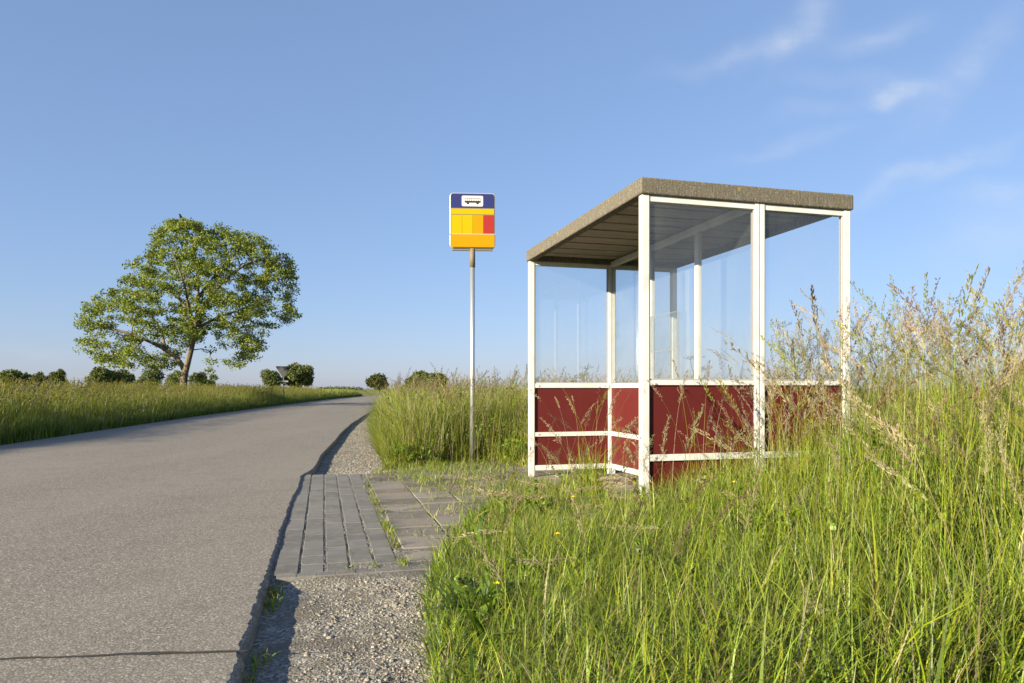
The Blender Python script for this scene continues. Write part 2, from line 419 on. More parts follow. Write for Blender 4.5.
def rnd(a, b): return float(rng.uniform(a, b))
rects = []
slope = -0.262
ang = math.atan2(-slope, 1.0)          # columns follow the road edge
dvec = np.array([slope, 1.0])/math.hypot(1, slope); nvec = np.array([dvec[1], -dvec[0]])
P0 = np.array([float(road_r(3.74))+0.02, 3.74])
for c in range(5):
    s = rnd(-0.1, 0)
    while s < 4.35:
        L = 0.205
        p = P0+nvec*(0.064+0.133*c)+dvec*(s+L/2)
        if s > -0.02:
            g = rnd(0.8, 1.15)
            rects.append((p[0], p[1], ang, 0.059+rnd(-.002, .002), L/2-0.0005, -0.014+rnd(-.0015, .0015)-0.001*c, rnd(-.008, .008), rnd(-.005, .005), (0.20*g, 0.193*g, 0.182*g)))
        s += L
for k in range(8):                      # header course at the near end
    p = P0+nvec*(0.02+0.1*k)-dvec*0.036+nvec*0.05
    g = rnd(0.8, 1.1)
    rects.append((p[0], p[1], ang, 0.0497, 0.036, -0.0155+rnd(-.001, .001), rnd(-.004, .004), rnd(-.004, .004), (0.20*g, 0.192*g, 0.18*g)))
tag(slabs('brick_paving', rects, M['pavers'], None), kind='structure')
rects = []
P1 = P0+nvec*0.715
for c in range(9):
    s = 0.12
    while s < 4.3:
        p = P1+nvec*(0.165+0.335*c)+dvec*(s+0.165)
        u = (p[0]-0.917)*0.964+(p[1]-5.12)*0.266
        if u < 1.7:
            g = rnd(0.66, 1.28); q = rng.random()
            col = (0.275*g, 0.245*g, 0.205*g) if q > 0.35 else ((0.21*g, 0.17*g, 0.14*g) if q > 0.15 else (0.165*g, 0.142*g, 0.118*g))
            rects.append((p[0], p[1], ang, 0.1615+rnd(-.004, .002), 0.1620+rnd(-.004, .002), -0.016+rnd(-.005, .005)+0.002*c, rnd(-.012, .012), rnd(-.012, .012), col))
        s += 0.331
tag(slabs('tile_paving', rects, M['pavers'], None), kind='structure')

# ---- loose stones
def stones(name, X, Y, size, zf, label):
    import bmesh
    bm = bmesh.new(); bmesh.ops.create_icosphere(bm, subdivisions=1, radius=1.0)
    tv = np.array([v.co[:] for v in bm.verts]); tf = np.array([[v.index for v in f.verts] for f in bm.faces]); bm.free()
    n = len(X); k = len(tv)
    sc = size[:, None, None]*np.stack([rng.uniform(.7, 1.3, n), rng.uniform(.6, 1.1, n), rng.uniform(.4, .8, n)], 1)[:, None, :]
    jit = 1+rng.uniform(-.28, .28, (n, k, 1))
    P = tv[None]*jit*sc
    a = rng.uniform(0, 6.28, n); ca, sa = np.cos(a)[:, None], np.sin(a)[:, None]
    V = np.stack([P[..., 0]*ca-P[..., 1]*sa+X[:, None], P[..., 0]*sa+P[..., 1]*ca+Y[:, None], P[..., 2]+(zf(X, Y)+size*0.15)[:, None]], -1)
    F = tf[None]+(np.arange(n)*k)[:, None, None]
    g = rng.uniform(0.6, 1.35, n)[:, None]; base = np.array([[0.238, 0.224, 0.20]])
    warm = rng.random(n)[:, None]
    col = g*(base*(1-warm*.4)+warm*.4*np.array([[0.29, 0.235, 0.165]]))
    tag(np_mesh(name, V.reshape(-1, 3), F.reshape(-1, 3), M['stones'], col=np.repeat(col, k, 0)), label, 'gravel', kind='stuff')
n = 26000
Y = rng.uniform(1.6, 3.72, n); d = rng.beta(2.0, 1.5, n)*1.15+0.03
X = road_r(Y)+d
keep = (X < near_edge(Y)+0.25) & ((d > 0.22) | (rng.random(n) < 0.25)) & (fbm(X, Y, 2.6, 3, 9.0) > rng.uniform(-0.9, 0.35, n))
X, Y = X[keep], Y[keep]
sz = 0.0016+0.0044*rng.random(len(X))**3+0.0085*rng.random(len(X))**20
stones('gravel_stones', X, Y, sz, gravel_z, 'loose grey stones on the gravel patch in front of the brick paving')
n = 14000
Y = 8.3+18*rng.random(n)**1.8; X = road_r(Y)+rng.uniform(0.1, 1, n)**0.8*(far_edge(Y)-road_r(Y)+0.1)
keep = rng.random(n) < 0.9
X, Y = X[keep], Y[keep]
stones('gravel_stones', X, Y, 0.004+0.010*rng.random(len(X))**4, gravel_z, 'loose grey stones on the shoulder strip beyond the brick paving')

nj = 2600                                # grit lying in the open joints of the paving
sj = rng.uniform(0, 4.3, nj); aj = rng.choice([0.1315, 0.2645, 0.3975, 0.5305, 0.665, 0.69, 0.712+0.335, 0.712+0.67], nj)+rng.normal(0, 0.006, nj)
pj = P0[None]+nvec[None]*aj[:, None]+dvec[None]*sj[:, None]
stones('joint_grit', pj[:, 0], pj[:, 1], 0.0018+0.004*rng.random(nj)**3, lambda X, Y: np.full(len(X), -0.0175), 'fine grit lying in the open joints of the brick paving')
# ------------------------------------------------------------------ grass
PAL = {
 'green':  (0.145, 0.228, 0.018), 'lime': (0.245, 0.300, 0.018), 'dark': (0.062, 0.108, 0.014),
 'olive':  (0.19, 0.195, 0.032), 'straw': (0.32, 0.275, 0.165), 'brown': (0.165, 0.120, 0.070), 'yellow': (0.29, 0.26, 0.035)}
def pick(n, weights):
    ks = list(weights); w = np.array([weights[k] for k in ks], float); w /= w.sum()
    c = np.array([PAL[k] for k in ks])[rng.choice(len(ks), n, p=w)]
    return c*rng.uniform(0.75, 1.25, (n, 1))*rng.uniform(0.92, 1.08, (n, 3))

def blades(X, Y, Z, h, w, bend, col, tipcol=None, seg=4, az=None, droop=None):
    n = len(X); t = np.linspace(0, 1, seg+1)[None, :]
    az = rng.uniform(0, 6.283, n) if az is None else az
    fa = az+rng.normal(1.57, 0.5, n)
    b = bend[:, None]
    out = h[:, None]*(0.12*b*t+b*t**2.2)*0.9
    up = h[:, None]*(t-0.38*b**1.6*t**3)
    cx = X[:, None]+np.cos(az)[:, None]*out; cy = Y[:, None]+np.sin(az)[:, None]*out; cz = Z[:, None]+up
    prof = (1-t**1.8)*0.94+0.06
    hw = w[:, None]*0.5*prof
    dx = np.cos(fa)[:, None]*hw; dy = np.sin(fa)[:, None]*hw
    V = np.stack([np.stack([cx-dx, cy-dy, cz], -1), np.stack([cx+dx, cy+dy, cz], -1)], 2)   # n, seg+1, 2, 3
    base = (np.arange(n)*(seg+1)*2)[:, None]; i = (np.arange(seg)*2)[None, :]
    q = base+i
    F = np.stack([q, q+1, q+3, q+2], -1).reshape(-1, 4)
    c = np.repeat(col[:, None, :], seg+1, 1)
    if tipcol is not None:
        k = np.clip((t-0.45)/0.55, 0, 1)[..., None]
        c = c*(1-k)+tipcol[:, None, :]*k
    c = np.repeat(c[:, :, None, :], 2, 2)
    return V.reshape(-1, 3), F, c.reshape(-1, 3)

def stems(X, Y, Z, h, r, bend, az, col, seg=5):
    """three sided tapered stalks; also returns the tip and its direction"""
    n = len(X); t = np.linspace(0, 1, seg+1)[None, :]; b = bend[:, None]
    def path(t):
        out = h[:, None]*(0.10*b*t+b*t**2.6); up = h[:, None]*(t-0.34*b**1.7*t**3)
        return np.stack([X[:, None]+np.cos(az)[:, None]*out, Y[:, None]+np.sin(az)[:, None]*out, Z[:, None]+up], -1)
    P = path(t); rr = (r[:, None]*(1-0.55*t))
    ring = []
    for k in range(3):
        q = az[:, None]+2.094*k
        ring.append(P+np.stack([np.cos(q)*rr, np.sin(q)*rr, 0*rr], -1))
    V = np.stack(ring, 2)
    base = (np.arange(n)*(seg+1)*3)[:, None, None]; i = (np.arange(seg)*3)[None, :, None]; k = np.arange(3)[None, None, :]
    a = base+i+k; b2 = base+i+(k+1) % 3
    F = np.stack([a, b2, b2+3, a+3], -1).reshape(-1, 4)
    c = np.repeat(col[:, None, :], (seg+1)*3, 1)
    tip = P[:, -1]; d = P[:, -1]-path(np.full((1, 1), 0.9))[:, 0]
    d /= np.linalg.norm(d, axis=1)[:, None]
    return V.reshape(-1, 3), F, c.reshape(-1, 3), tip, d

def panicle(kind, seed):
    """seed head along +Z, unit length; returns verts, quads"""
    g = np.random.default_rng(seed); V, F = [], []
    def spikelet(p, d, L, w):
        d = d/np.linalg.norm(d); a = np.cross(d, g.normal(size=3)); a /= np.linalg.norm(a); b = np.cross(d, a)
        for s in (a, b):
            k = len(V); V.extend([p, p+d*L*0.45+s*w, p+d*L, p+d*L*0.45-s*w]); F.append((k, k+1, k+2, k+3))
    def rib(p, q, w):
        d = q-p; a = np.cross(d, g.normal(size=3)); a = a/np.linalg.norm(a)*w
        k = len(V); V.extend([p-a, p+a, q+a*.6, q-a*.6]); F.append((k, k+1, k+2, k+3))
    nod = lambda z: np.array([0.16*z**2, 0, z])
    if kind == 'spike':                        # dense narrow head
        for i in range(54):
            z = g.random()**0.9; a = g.random()*6.28; r = 0.022*math.sin(math.pi*min(1, z*0.9+0.1))+0.006
            spikelet(nod(z)+r*np.array([math.cos(a), math.sin(a), 0]), np.array([math.cos(a)*.35, math.sin(a)*.35, 1.0]), 0.09, 0.011)
    elif kind == 'airy':                       # open head, branches held close
        for i in range(13):
            z = i/13.0; m = 3 if i < 9 else 2
            for j in range(m):
                a = g.random()*6.28; L = (0.16*(1-z)+0.05)*g.uniform(.6, 1.15); rise = g.uniform(1.2, 2.8)
                d = np.array([math.cos(a), math.sin(a), rise]); d /= np.linalg.norm(d)
                p = nod(z); rib(p, p+d*L, 0.0025)
                for k in range(4):
                    f = g.uniform(.3, 1.0)
                    spikelet(p+d*L*f+g.normal(size=3)*0.006, d+g.normal(size=3)*.25, 0.045, 0.0055)
        rib(nod(0), nod(.5), .004); rib(nod(.5), nod(.95), .003)
    elif kind == 'clump':                      # bunched lobes on one side
        for i in range(7):
            z = i/7.0+g.uniform(0, .06); a = g.normal(0, .7); L = (0.20*(1-z)+0.03); d = np.array([math.cos(a)*.6, math.sin(a)*.6, 1.0]); d /= np.linalg.norm(d)
            p = nod(z); q = p+d*L; rib(p, q, .003)
            for k in range(11):
                spikelet(q+g.normal(size=3)*0.018, d+g.normal(size=3)*.3, 0.06, 0.011)
    else:                                      # 'far': a few big flakes
        for i in range(7):
            z = g.random(); a = g.random()*6.28; r = 0.10*(1-z)
            spikelet(nod(z)+r*np.array([math.cos(a), math.sin(a), 0]), np.array([math.cos(a)*.5, math.sin(a)*.5, 1.0]), 0.30, 0.035)
    return np.array(V, float), np.array(F)

def heads(kind, tip, d, length, col, az, nvar=5):
    Vs, Fs, Cs = [], [], []; off = 0
    var = rng.integers(0, nvar, len(tip))
    for v in range(nvar):
        idx = np.where(var == v)[0]
        if not len(idx): continue
        tv, tf = panicle(kind, 100+v*7+len(kind))
        D = d[idx]; A = np.stack([np.cos(az[idx]), np.sin(az[idx]), 0*az[idx]], 1)
        Bv = np.cross(D, A); Bv /= np.linalg.norm(Bv, axis=1)[:, None]; A = np.cross(Bv, D)
        P = (tv[None, :, 0:1]*A[:, None]+tv[None, :, 1:2]*Bv[:, None]+tv[None, :, 2:3]*D[:, None])*length[idx][:, None, None]
        P += (tip[idx]-D*length[idx][:, None]*0.25)[:, None]
        Vs.append(P.reshape(-1, 3)); Fs.append((tf[None]+(np.arange(len(idx))*len(tv))[:, None, None]).reshape(-1, 4)+off)
        cc = np.repeat(col[idx][:, None], len(tv), 1)*rng.uniform(.85, 1.15, (len(idx), len(tv), 1))
        Cs.append(cc.reshape(-1, 3)); off += len(idx)*len(tv)
    return np.concatenate(Vs), np.concatenate(Fs), np.concatenate(Cs)

class Field:
    def __init__(s): s.p = []; s.o = 0
    def add(s, V, F, c): s.p.append((V, F+s.o, c)); s.o += len(V)
    def build(s, name, label, cat='grass'):
        V = np.concatenate([a[0] for a in s.p]); F = np.concatenate([a[1] for a in s.p]); c = np.concatenate([a[2] for a in s.p])
        return tag(np_mesh(name, V, F, M['grass'], col=c), label, cat, kind='stuff')

def uv_of(X, Y):
    return (X-0.917)*0.964+(Y-5.12)*0.266, (X-0.917)*-0.266+(Y-5.12)*0.964
LEAN = R(SUN_AZ)           # the wind bends the stalks a little this way

def with_stalks(f, X, Y, Z, h, kinds, cols, r=(0.0011, 0.0019), length=(0.13, 0.27), bend=(0.05, 0.45), azm=None, seg=6):
    n = len(X); az = rng.normal(LEAN if azm is None else azm, 1.3, n); b = rng.uniform(*bend, n)
    col = pick(n, {'straw': 2, 'olive': 2.5, 'lime': 2})
    V, F, c, tip, d = stems(X, Y, Z, h, rng.uniform(*r, n), b, az, col, seg); f.add(V, F, c)
    ks = list(kinds); w = np.array([kinds[k] for k in ks], float); w /= w.sum(); which = rng.choice(len(ks), n, p=w)
    for i, k in enumerate(ks):
        m = which == i
        if m.sum() < 1: continue
        L = rng.uniform(*length, m.sum())*(1.25 if k == 'airy' else 1.0)
        f.add(*heads(k, tip[m], d[m], L, pick(m.sum(), cols), az[m]))

# near right: how tall the sward stands (m) as a function of place
def sward(X, Y):
    h = np.interp(X, [-0.5, -0.3, 0.0, 0.5, 1.0, 1.5, 1.9, 2.6], [0.06, 0.12, 0.23, 0.33, 0.42, 0.61, 0.80, 0.92])
    u, v = uv_of(X, Y)
    h *= np.where((v > -0.9) & (u < 1.7), 0.80, 1.0)
    h *= 1+0.22*fbm(X, Y, 1.6, 3, 2.0)
    return h
def free(X, Y):
    u, v = uv_of(X, Y)
    return ~((u > -0.12) & (u < 1.9) & (v > -0.05) & (v < 3.0))

f = Field()
n = 92000
Y = rng.uniform(1.75, 7.4, n); X = rng.uniform(-0.6, 5.2, n)
X = np.where(rng.random(n) < 0.35, rng.uniform(-0.6, 1.4, n), X)
e = near_edge(Y)+0.07*fbm(X*0, Y, 6, 3, 7.0)+0.05
k = (X > e) & (X < 0.78*Y+0.5) & free(X, Y) & (rng.random(n) < np.clip((X-e)/0.25+0.25, 0, 1)*np.where(Y > 5.6, 0.55, 1.0))
u, v = uv_of(X, Y); k &= ~((u < 0) & (v > 0.9) & (rng.random(n) < 0.75))
X, Y = X[k], Y[k]; n = len(X); Z = soil_r_z(X, Y)-0.01
h = sward(X, Y)*rng.uniform(0.45, 1.25, n); tall = np.clip((X-0.5)/1.5, 0, 1)
w = rng.uniform(0.004, 0.0095, n)*np.where(rng.random(n) < 0.10, 1.9, 1.0)
bend = np.clip(rng.gamma(1.3, 0.22, n)+0.75*(1-tall)*rng.random(n)+0.5*(rng.random(n) < 0.10), 0.02, 1.35)
w *= 0.72+0.28*tall
clump = fbm(X, Y, 3.1, 3, 4.0)
col = pick(n, {'green': 4.4, 'lime': 3.6, 'dark': 1.6, 'olive': 0.5, 'straw': 0.4, 'brown': 0.15})
col *= (1+0.22*clump)[:, None]
low = (rng.random(n) < 0.55*(1-tall)); col[low] = pick(low.sum(), {'green': 4, 'lime': 1.5, 'olive': 1.5, 'dark': 2, 'straw': 0.7, 'brown': 0.3})
tip = col*0.72+0.28*pick(n, {'lime': 3, 'straw': 1.0, 'yellow': 0.7})
f.add(*blades(X, Y, Z, h, w, bend, col, tip, az=rng.normal(LEAN+0.6*clump, 1.5, n)))
# short under growth along the edge and between the stalks
n = 30000
Y = rng.uniform(1.75, 7.6, n); X = near_edge(Y)+rng.gamma(1.5, 0.28, n)-0.06
k = free(X, Y) & (X < 3.2) & (fbm(X, Y, 5, 3, 8.0) > rng.uniform(-1, 0.3, n))
u, v = uv_of(X, Y); k &= ~((u < 0) & (v > 0.9) & (rng.random(n) < 0.7))
X, Y = X[k], Y[k]; n = len(X)
f.add(*blades(X, Y, soil_r_z(X, Y)-0.01, rng.uniform(0.06, 0.20, n), rng.uniform(0.003, 0.008, n), rng.uniform(0.2, 1.1, n), pick(n, {'green': 3, 'lime': 2, 'dark': 1.5, 'straw': 0.5}), None, 3))
# dry dead litter low in the sward
n = 9000
Y = rng.uniform(1.8, 6.8, n); X = near_edge(Y)+rng.gamma(1.8, 0.5, n)
k = free(X, Y); X, Y = X[k], Y[k]; n = len(X)
f.add(*blades(X, Y, soil_r_z(X, Y), rng.uniform(0.15, 0.45, n)*(0.5+0.5*np.clip(X, 0, 1)), rng.uniform(0.002, 0.005, n), rng.uniform(0.5, 1.5, n), pick(n, {'straw': 3, 'brown': 2, 'yellow': 1}), None, 4))
n = 260
Y = rng.uniform(2.1, 5.6, n); X = near_edge(Y)+rng.gamma(1.4, 0.22, n)
X = np.where(rng.random(n) < 0.3, -0.12+rng.normal(0, 0.06, n), X); Y = np.where(X < -0.02, np.where(rng.random(n) < .5, 2.9+rng.normal(0, .12, n), Y), Y)
k = free(X, Y) & (X > near_edge(Y)+0.03); X, Y = X[k], Y[k]; n = len(X)
f.add(*blades(X, Y, soil_r_z(X, Y)+0.02, rng.uniform(0.08, 0.26, n), rng.uniform(0.016, 0.038, n), rng.uniform(0.3, 1.3, n), pick(n, {'green': 4, 'dark': 2, 'lime': 1}), None, 5))
f.build('meadow_grass', 'tall green and straw coloured grass in front of the bus shelter, filling the right foreground')

f = Field()
n = 3900                                       # flowering stalks of the near grass
Y = rng.uniform(2.2, 7.0, n); X = rng.uniform(-0.1, 5.0, n)
p = np.interp(X, [-0.1, 0.6, 1.2, 1.7, 2.4], [0.03, 0.06, 0.11, 0.55, 0.85])
k = free(X, Y) & (X < 0.75*Y+0.3) & (X > near_edge(Y)+0.2) & (rng.random(n) < p)
X, Y = X[k], Y[k]; n = len(X); Z = soil_r_z(X, Y)
h = np.interp(X, [-0.2, 0.5, 1.0, 1.5, 1.9, 2.6], [0.42, 0.55, 0.80, 1.08, 1.20, 1.27])*rng.uniform(0.52, 1.18, n)
with_stalks(f, X, Y, Z, h, {'spike': 4.5, 'airy': 4.5, 'clump': 0.5}, {'straw': 3.6, 'brown': 1.8, 'olive': 1.8}, bend=(0.03, 0.42), azm=LEAN)
# a tuft with heads at the front corner of the shelter and bent stalks across the red panels
X = np.concatenate([rng.normal(0.60, 0.10, 26), rng.uniform(0.7, 1.9, 18)]); Y = np.concatenate([rng.normal(5.45, 0.16, 26), rng.uniform(4.0, 5.0, 18)])
k = free(X, Y); X, Y = X[k], Y[k]; n = len(X)
with_stalks(f, X, Y, soil_r_z(X, Y), rng.uniform(0.55, 1.12, n), {'clump': 1, 'airy': 2, 'spike': 2.5}, {'straw': 4, 'brown': 1, 'olive': 1}, bend=(0.1, 0.7))
# long dry stalks lying over the front edge
X = rng.uniform(0.25, 1.3, 26); Y = rng.uniform(2.6, 5.0, 26); k = free(X, Y) & (X > near_edge(Y)+0.1); X, Y = X[k], Y[k]; n = len(X)
with_stalks(f, X, Y, soil_r_z(X, Y)+0.05, rng.uniform(0.35, 0.6, n), {'spike': 1, 'airy': 1}, {'straw': 4}, bend=(0.8, 1.3), azm=R(185))
f.build('flowering_grass', 'tall grass stalks with straw and brown seed heads in front of the shelter at right')

# tuft leaves at the shelter corner + low weeds on the paving joints
f = Field()
n = 420
a = rng.uniform(0, 6.28, n); X = 0.60+np.abs(rng.normal(0, 0.13, n))*np.cos(a); Y = 5.45+np.abs(rng.normal(0, 0.2, n))*np.sin(a)
k = free(X, Y); X, Y = X[k], Y[k]; n = len(X)
f.add(*blades(X, Y, soil_r_z(X, Y), rng.uniform(0.2, 0.6, n), rng.uniform(0.004, 0.010, n), rng.uniform(0.1, 0.8, n), pick(n, {'lime': 3, 'green': 2, 'olive': 1})))
f.build('grass_tuft', 'bright green grass tuft at the front corner post of the shelter')
f = Field()
def joint_weeds(n, along, across, hmax, sp=0.012):
    s = along; p = P0[None]+nvec[None]*across[:, None]+dvec[None]*s[:, None]
    X = p[:, 0]+rng.normal(0, sp, n); Y = p[:, 1]+rng.normal(0, 0.03, n)
    f.add(*blades(X, Y, np.full(n, -0.04), rng.uniform(0.03, hmax, n), rng.uniform(0.003, 0.009, n), rng.uniform(0.4, 1.3, n), pick(n, {'green': 3, 'lime': 3, 'olive': 1, 'straw': 1}), None, 3))
ctr = np.array([0.1, 0.55, 0.75, 0.95, 1.1, 1.3, 1.75, 2.2, 2.5, 2.9, 3.3]); n = 520
joint_weeds(n, rng.choice(ctr, n)+rng.normal(0, .05, n), np.full(n, 0.685), 0.11, 0.016)
n = 800; joint_weeds(n, rng.uniform(0.6, 4, n), 0.712+0.335*rng.integers(1, 5, n), 0.05)
n = 900; joint_weeds(n, 0.13+0.331*rng.integers(3, 13, n), rng.uniform(0.8, 2.6, n), 0.06)
n = 110; joint_weeds(n, rng.choice([0.05, 0.12, 0.4], n), rng.choice([0.4, 0.53], n), 0.05)
# along the foot of the road edge
for yc, m_, hm in ((3.35, 34, 0.07), (3.55, 46, 0.05), (2.66, 26, 0.06), (2.5, 16, 0.05)):
    Y = rng.normal(yc, 0.06, m_); X = road_r(Y)+np.abs(rng.normal(0.045, 0.02, m_))
    f.add(*blades(X, Y, gravel_z(X, Y), rng.uniform(0.03, hm, m_), rng.uniform(0.003, 0.01, m_), rng.uniform(0.3, 1.2, m_), pick(m_, {'green': 3, 'lime': 2, 'yellow': 1}), None, 3))
# thin grass creeping over the tiles toward the shelter
n = 21000
Y = rng.uniform(4.6, 9.9, n); X = rng.uniform(-1.6, 0.6, n); u, v = uv_of(X, Y)
p = np.clip((X-np.interp(Y, [4.6, 6, 7, 8.2, 8.8], [-0.75, -0.8, -1.2, -2.0, -2.9]))/1.1, 0, 0.7)
k = (u < 0.02) & (fbm(X, Y, 4.2, 3, 3.3) > 0.15-p*0.6) & (rng.random(n) < p*1.4)
X, Y = X[k], Y[k]; n = len(X)
f.add(*blades(X, Y, np.full(n, -0.03), rng.uniform(0.03, 0.12, n), rng.uniform(0.003, 0.008, n), rng.uniform(0.3, 1.2, n), pick(n, {'green': 3, 'lime': 2, 'straw': 1.6, 'olive': 1}), None, 3))
f.build('joint_weeds', 'small green weeds growing in the paving joints and at the road edge', 'weeds')

def leafy(f, cx, cy, h, r, n, zf, cols={'green': 4, 'dark': 2, 'lime': 1}, L=(0.03, 0.08)):
    """a broad leaved weed: leaves all along a few leaning stalks"""
    m = max(3, int(n/26)); sx = rng.normal(0, r, m); sy = rng.normal(0, r, m); hh = h*rng.uniform(0.6, 1.1, m); lx = rng.normal(0, 0.12, m); ly = rng.normal(0, 0.12, m)
    k = rng.integers(0, m, n); t = rng.random(n)**0.7
    X = cx+sx[k]+lx[k]*t; Y = cy+sy[k]+ly[k]*t; Z = zf(np.array([cx]), np.array([cy]))[0]+hh[k]*t
    f.add(*blades(X, Y, Z, rng.uniform(*L, n)*(1.15-0.5*t), rng.uniform(0.014, 0.032, n), rng.uniform(0.6, 1.4, n), pick(n, cols), None, 3))
    az = np.arctan2(ly, lx); V, F, c, tp, d = stems(cx+sx, cy+sy, np.full(m, Z.min()), hh, np.full(m, 0.0025), np.full(m, 0.15), az, pick(m, {'olive': 1, 'green': 1}), 4); f.add(V, F, c)
f = Field()
for cx, cy, h, r, n in ((-1.45, 9.15, 0.28, 0.10, 260), (-1.15, 9.35, 0.35, 0.12, 300), (-0.3, 9.75, 0.55, 0.12, 340), (0.0, 9.35, 0.42, 0.12, 320), (-0.75, 9.75, 0.45, 0.1, 260), (-1.45, 10.8, 0.6, 0.12, 300), (-1.3, 10.3, 0.8, 0.16, 420),
                        (0.35, 9.9, 0.95, 0.18, 520), (-0.9, 10.8, 0.95, 0.2, 520), (-1.5, 11.6, 0.8, 0.2, 380), (0.9, 10.4, 1.0, 0.2, 520), (-0.2, 11.2, 1.05, 0.2, 520)):
    leafy(f, cx, cy, h, r, n, soil_r_z)
for cx, cy, h, r, n in ((0.30, 4.9, 0.26, 0.09, 150), (0.75, 4.7, 0.34, 0.08, 150), (-0.10, 3.3, 0.14, 0.06, 90), (0.30, 3.2, 0.20, 0.07, 110), (0.62, 3.0, 0.28, 0.08, 130),
                        (1.05, 3.4, 0.46, 0.11, 240), (1.45, 2.9, 0.55, 0.12, 260), (0.4, 5.75, 0.26, 0.10, 220), (1.9, 3.5, 0.7, 0.14, 260)):
    leafy(f, cx, cy, h, r, n, soil_r_z)
f.build('broadleaf_weeds', 'low broad leaved weeds growing among the grass by the stop', 'weeds')

# behind the sign post and the shelter
def back_grass():
    f = Field()
    n = 150000
    Y = 8.75+(rng.random(n)**2.1)*32; e = far_edge(Y)
    width = np.interp(Y, [8.7, 12, 40], [11.5, 9, 5])
    X = e+0.04+width*rng.random(n)**1.35
    front = Y-(np.interp(X, [-2, -1.2, -0.8, -0.3, 0.3], [8.95, 9.0, 9.55, 9.6, 8.9])+0.22*fbm(X, Y*0, 2.5, 3, 1.1)+0.10*fbm(X, Y*0, 9, 2, 1.7))
    k = (front > -0.35*rng.random(n)**2.5) & (X < 0.75*Y)
    u, v = uv_of(X, Y); k &= ~((u > -0.1) & (u < 1.9) & (v < 3.0))
    X, Y, front = X[k], Y[k], front[k]; n = len(X); Z = soil_r_z(X, Y)-0.01
    near = np.clip(front/1.1, 0, 1)**0.7*np.clip((X-far_edge(Y))/0.5+0.25, 0, 1)
    h = (0.13+0.75*near)*(1+0.18*fbm(X, Y, 0.9, 3, 6.0)+0.16*fbm(X, Y, 3.3, 2, 6.6))*rng.uniform(0.6, 1.15, n)
    w = rng.uniform(0.005, 0.011, n)*np.interp(Y, [9, 14, 30], [1.0, 1.4, 2.6])
    clump = fbm(X, Y, 1.4, 3, 5.0)
    col = pick(n, {'green': 2.6, 'lime': 3, 'dark': 1.2, 'olive': 2.2, 'straw': 0.9, 'brown': 0.4})*(1+0.25*clump)[:, None]
    tip = col*0.5+0.5*pick(n, {'lime': 2, 'straw': 1.5, 'yellow': 1.2})
    f.add(*blades(X, Y, Z, h, w, np.clip(rng.gamma(1.5, 0.30, n)+0.5*(1-near)*rng.random(n), .03, 1.2), col, tip, seg=3))
    n = 3600
    Y = 9.25+(rng.random(n)**1.9)*26; X = far_edge(Y)+0.35+np.interp(Y, [8.7, 12, 40], [11, 9, 5])*rng.random(n)**1.3
    u, v = uv_of(X, Y); k = ~((u > -0.1) & (u < 1.9) & (v < 3.1)) & (X < 0.75*Y)
    X, Y = X[k], Y[k]; n = len(X)
    h = rng.uniform(0.75, 1.16, n)*np.clip((X-far_edge(Y))/1.2+0.62, 0, 1)*np.interp(Y, [8.9, 10, 40], [0.85, 1.0, 0.95])
    with_stalks(f, X, Y, soil_r_z(X, Y), h, {'airy': 3, 'spike': 3, 'clump': 1}, {'straw': 4, 'brown': 1, 'olive': 2.5}, r=(0.0012, 0.0022), seg=4)
    f.build('verge_grass', 'tall green grass behind the bus stop pole and the shelter')
    f = Field(); n = 42000                       # further along the shoulder
    Y = 36+(rng.random(n)**1.4)*62; X = far_edge(Y)+0.05+14*rng.random(n)**2.0
    h = rng.uniform(0.6, 1.1, n)*np.clip((X-far_edge(Y))/0.8+0.4, 0, 1); w = rng.uniform(0.02, 0.05, n)*np.interp(Y, [36, 90], [1, 2])
    col = pick(n, {'green': 2, 'lime': 3, 'olive': 2.5, 'straw': 1.2})
    f.add(*blades(X, Y, soil_r_z(X, Y), h, w, np.clip(rng.gamma(2, .15, n), .02, 1), col, col*.5+.5*pick(n, {'straw': 1, 'lime': 1}), seg=2))
    f.build('verge_grass', 'far grass along the right shoulder where the road narrows')
back_grass()

# left of the road
def left_grass():
    f = Field(); n = 150000
    Y = 6+(rng.random(n)**1.7)*92; d = 0.08+np.interp(Y, [6, 20, 90], [5, 5, 6])*rng.random(n)**1.5
    X = road_l(Y)-d; k = (X > -0.78*Y-1.5); X, Y, d = X[k], Y[k], d[k]; n = len(X)
    big = 0.20*np.exp(-((X+9.7)/1.2)**2-((Y-13.2)/1.8)**2)
    h = (0.26+0.68*np.clip(d/1.2, 0, 1)+big)*(1+0.15*fbm(X, Y, 0.8, 3, 6.0))*rng.uniform(0.6, 1.12, n)
    w = rng.uniform(0.006, 0.013, n)*np.interp(Y, [8, 20, 50, 90], [1.0, 1.7, 3.2, 5])
    clump = fbm(X, Y, 0.9, 3, 5.0)
    col = pick(n, {'green': 3, 'lime': 1.6, 'dark': 2.0, 'olive': 1.8, 'straw': 0.6})*(1+0.22*clump)[:, None]
    tip = col*0.5+0.5*pick(n, {'olive': 2, 'lime': 1.2, 'straw': 0.8, 'yellow': 1.8})
    f.add(*blades(X, Y, np.full(n, -0.03), h, w, np.clip(rng.gamma(2, 0.17, n), .03, 1.0), col, tip, seg=3))
    n = 9000
    Y = 7+(rng.random(n)**1.5)*60; d = 0.6+5*rng.random(n)**1.4; X = road_l(Y)-d
    k = (X > -0.78*Y-1); X, Y, d = X[k], Y[k], d[k]; n = len(X)
    h = rng.uniform(0.75, 1.12, n)*np.clip(d/1.2+0.3, 0, 1)
    with_stalks(f, X, Y, np.full(n, -0.02), h, {'far': 3, 'airy': 0.5}, {'straw': 2, 'olive': 3, 'yellow': 2.2, 'lime': 1}, r=(0.0018, 0.004), length=(0.15, 0.28), seg=3)
    f.build('verge_grass', 'tall grass verge along the far left side of the road')
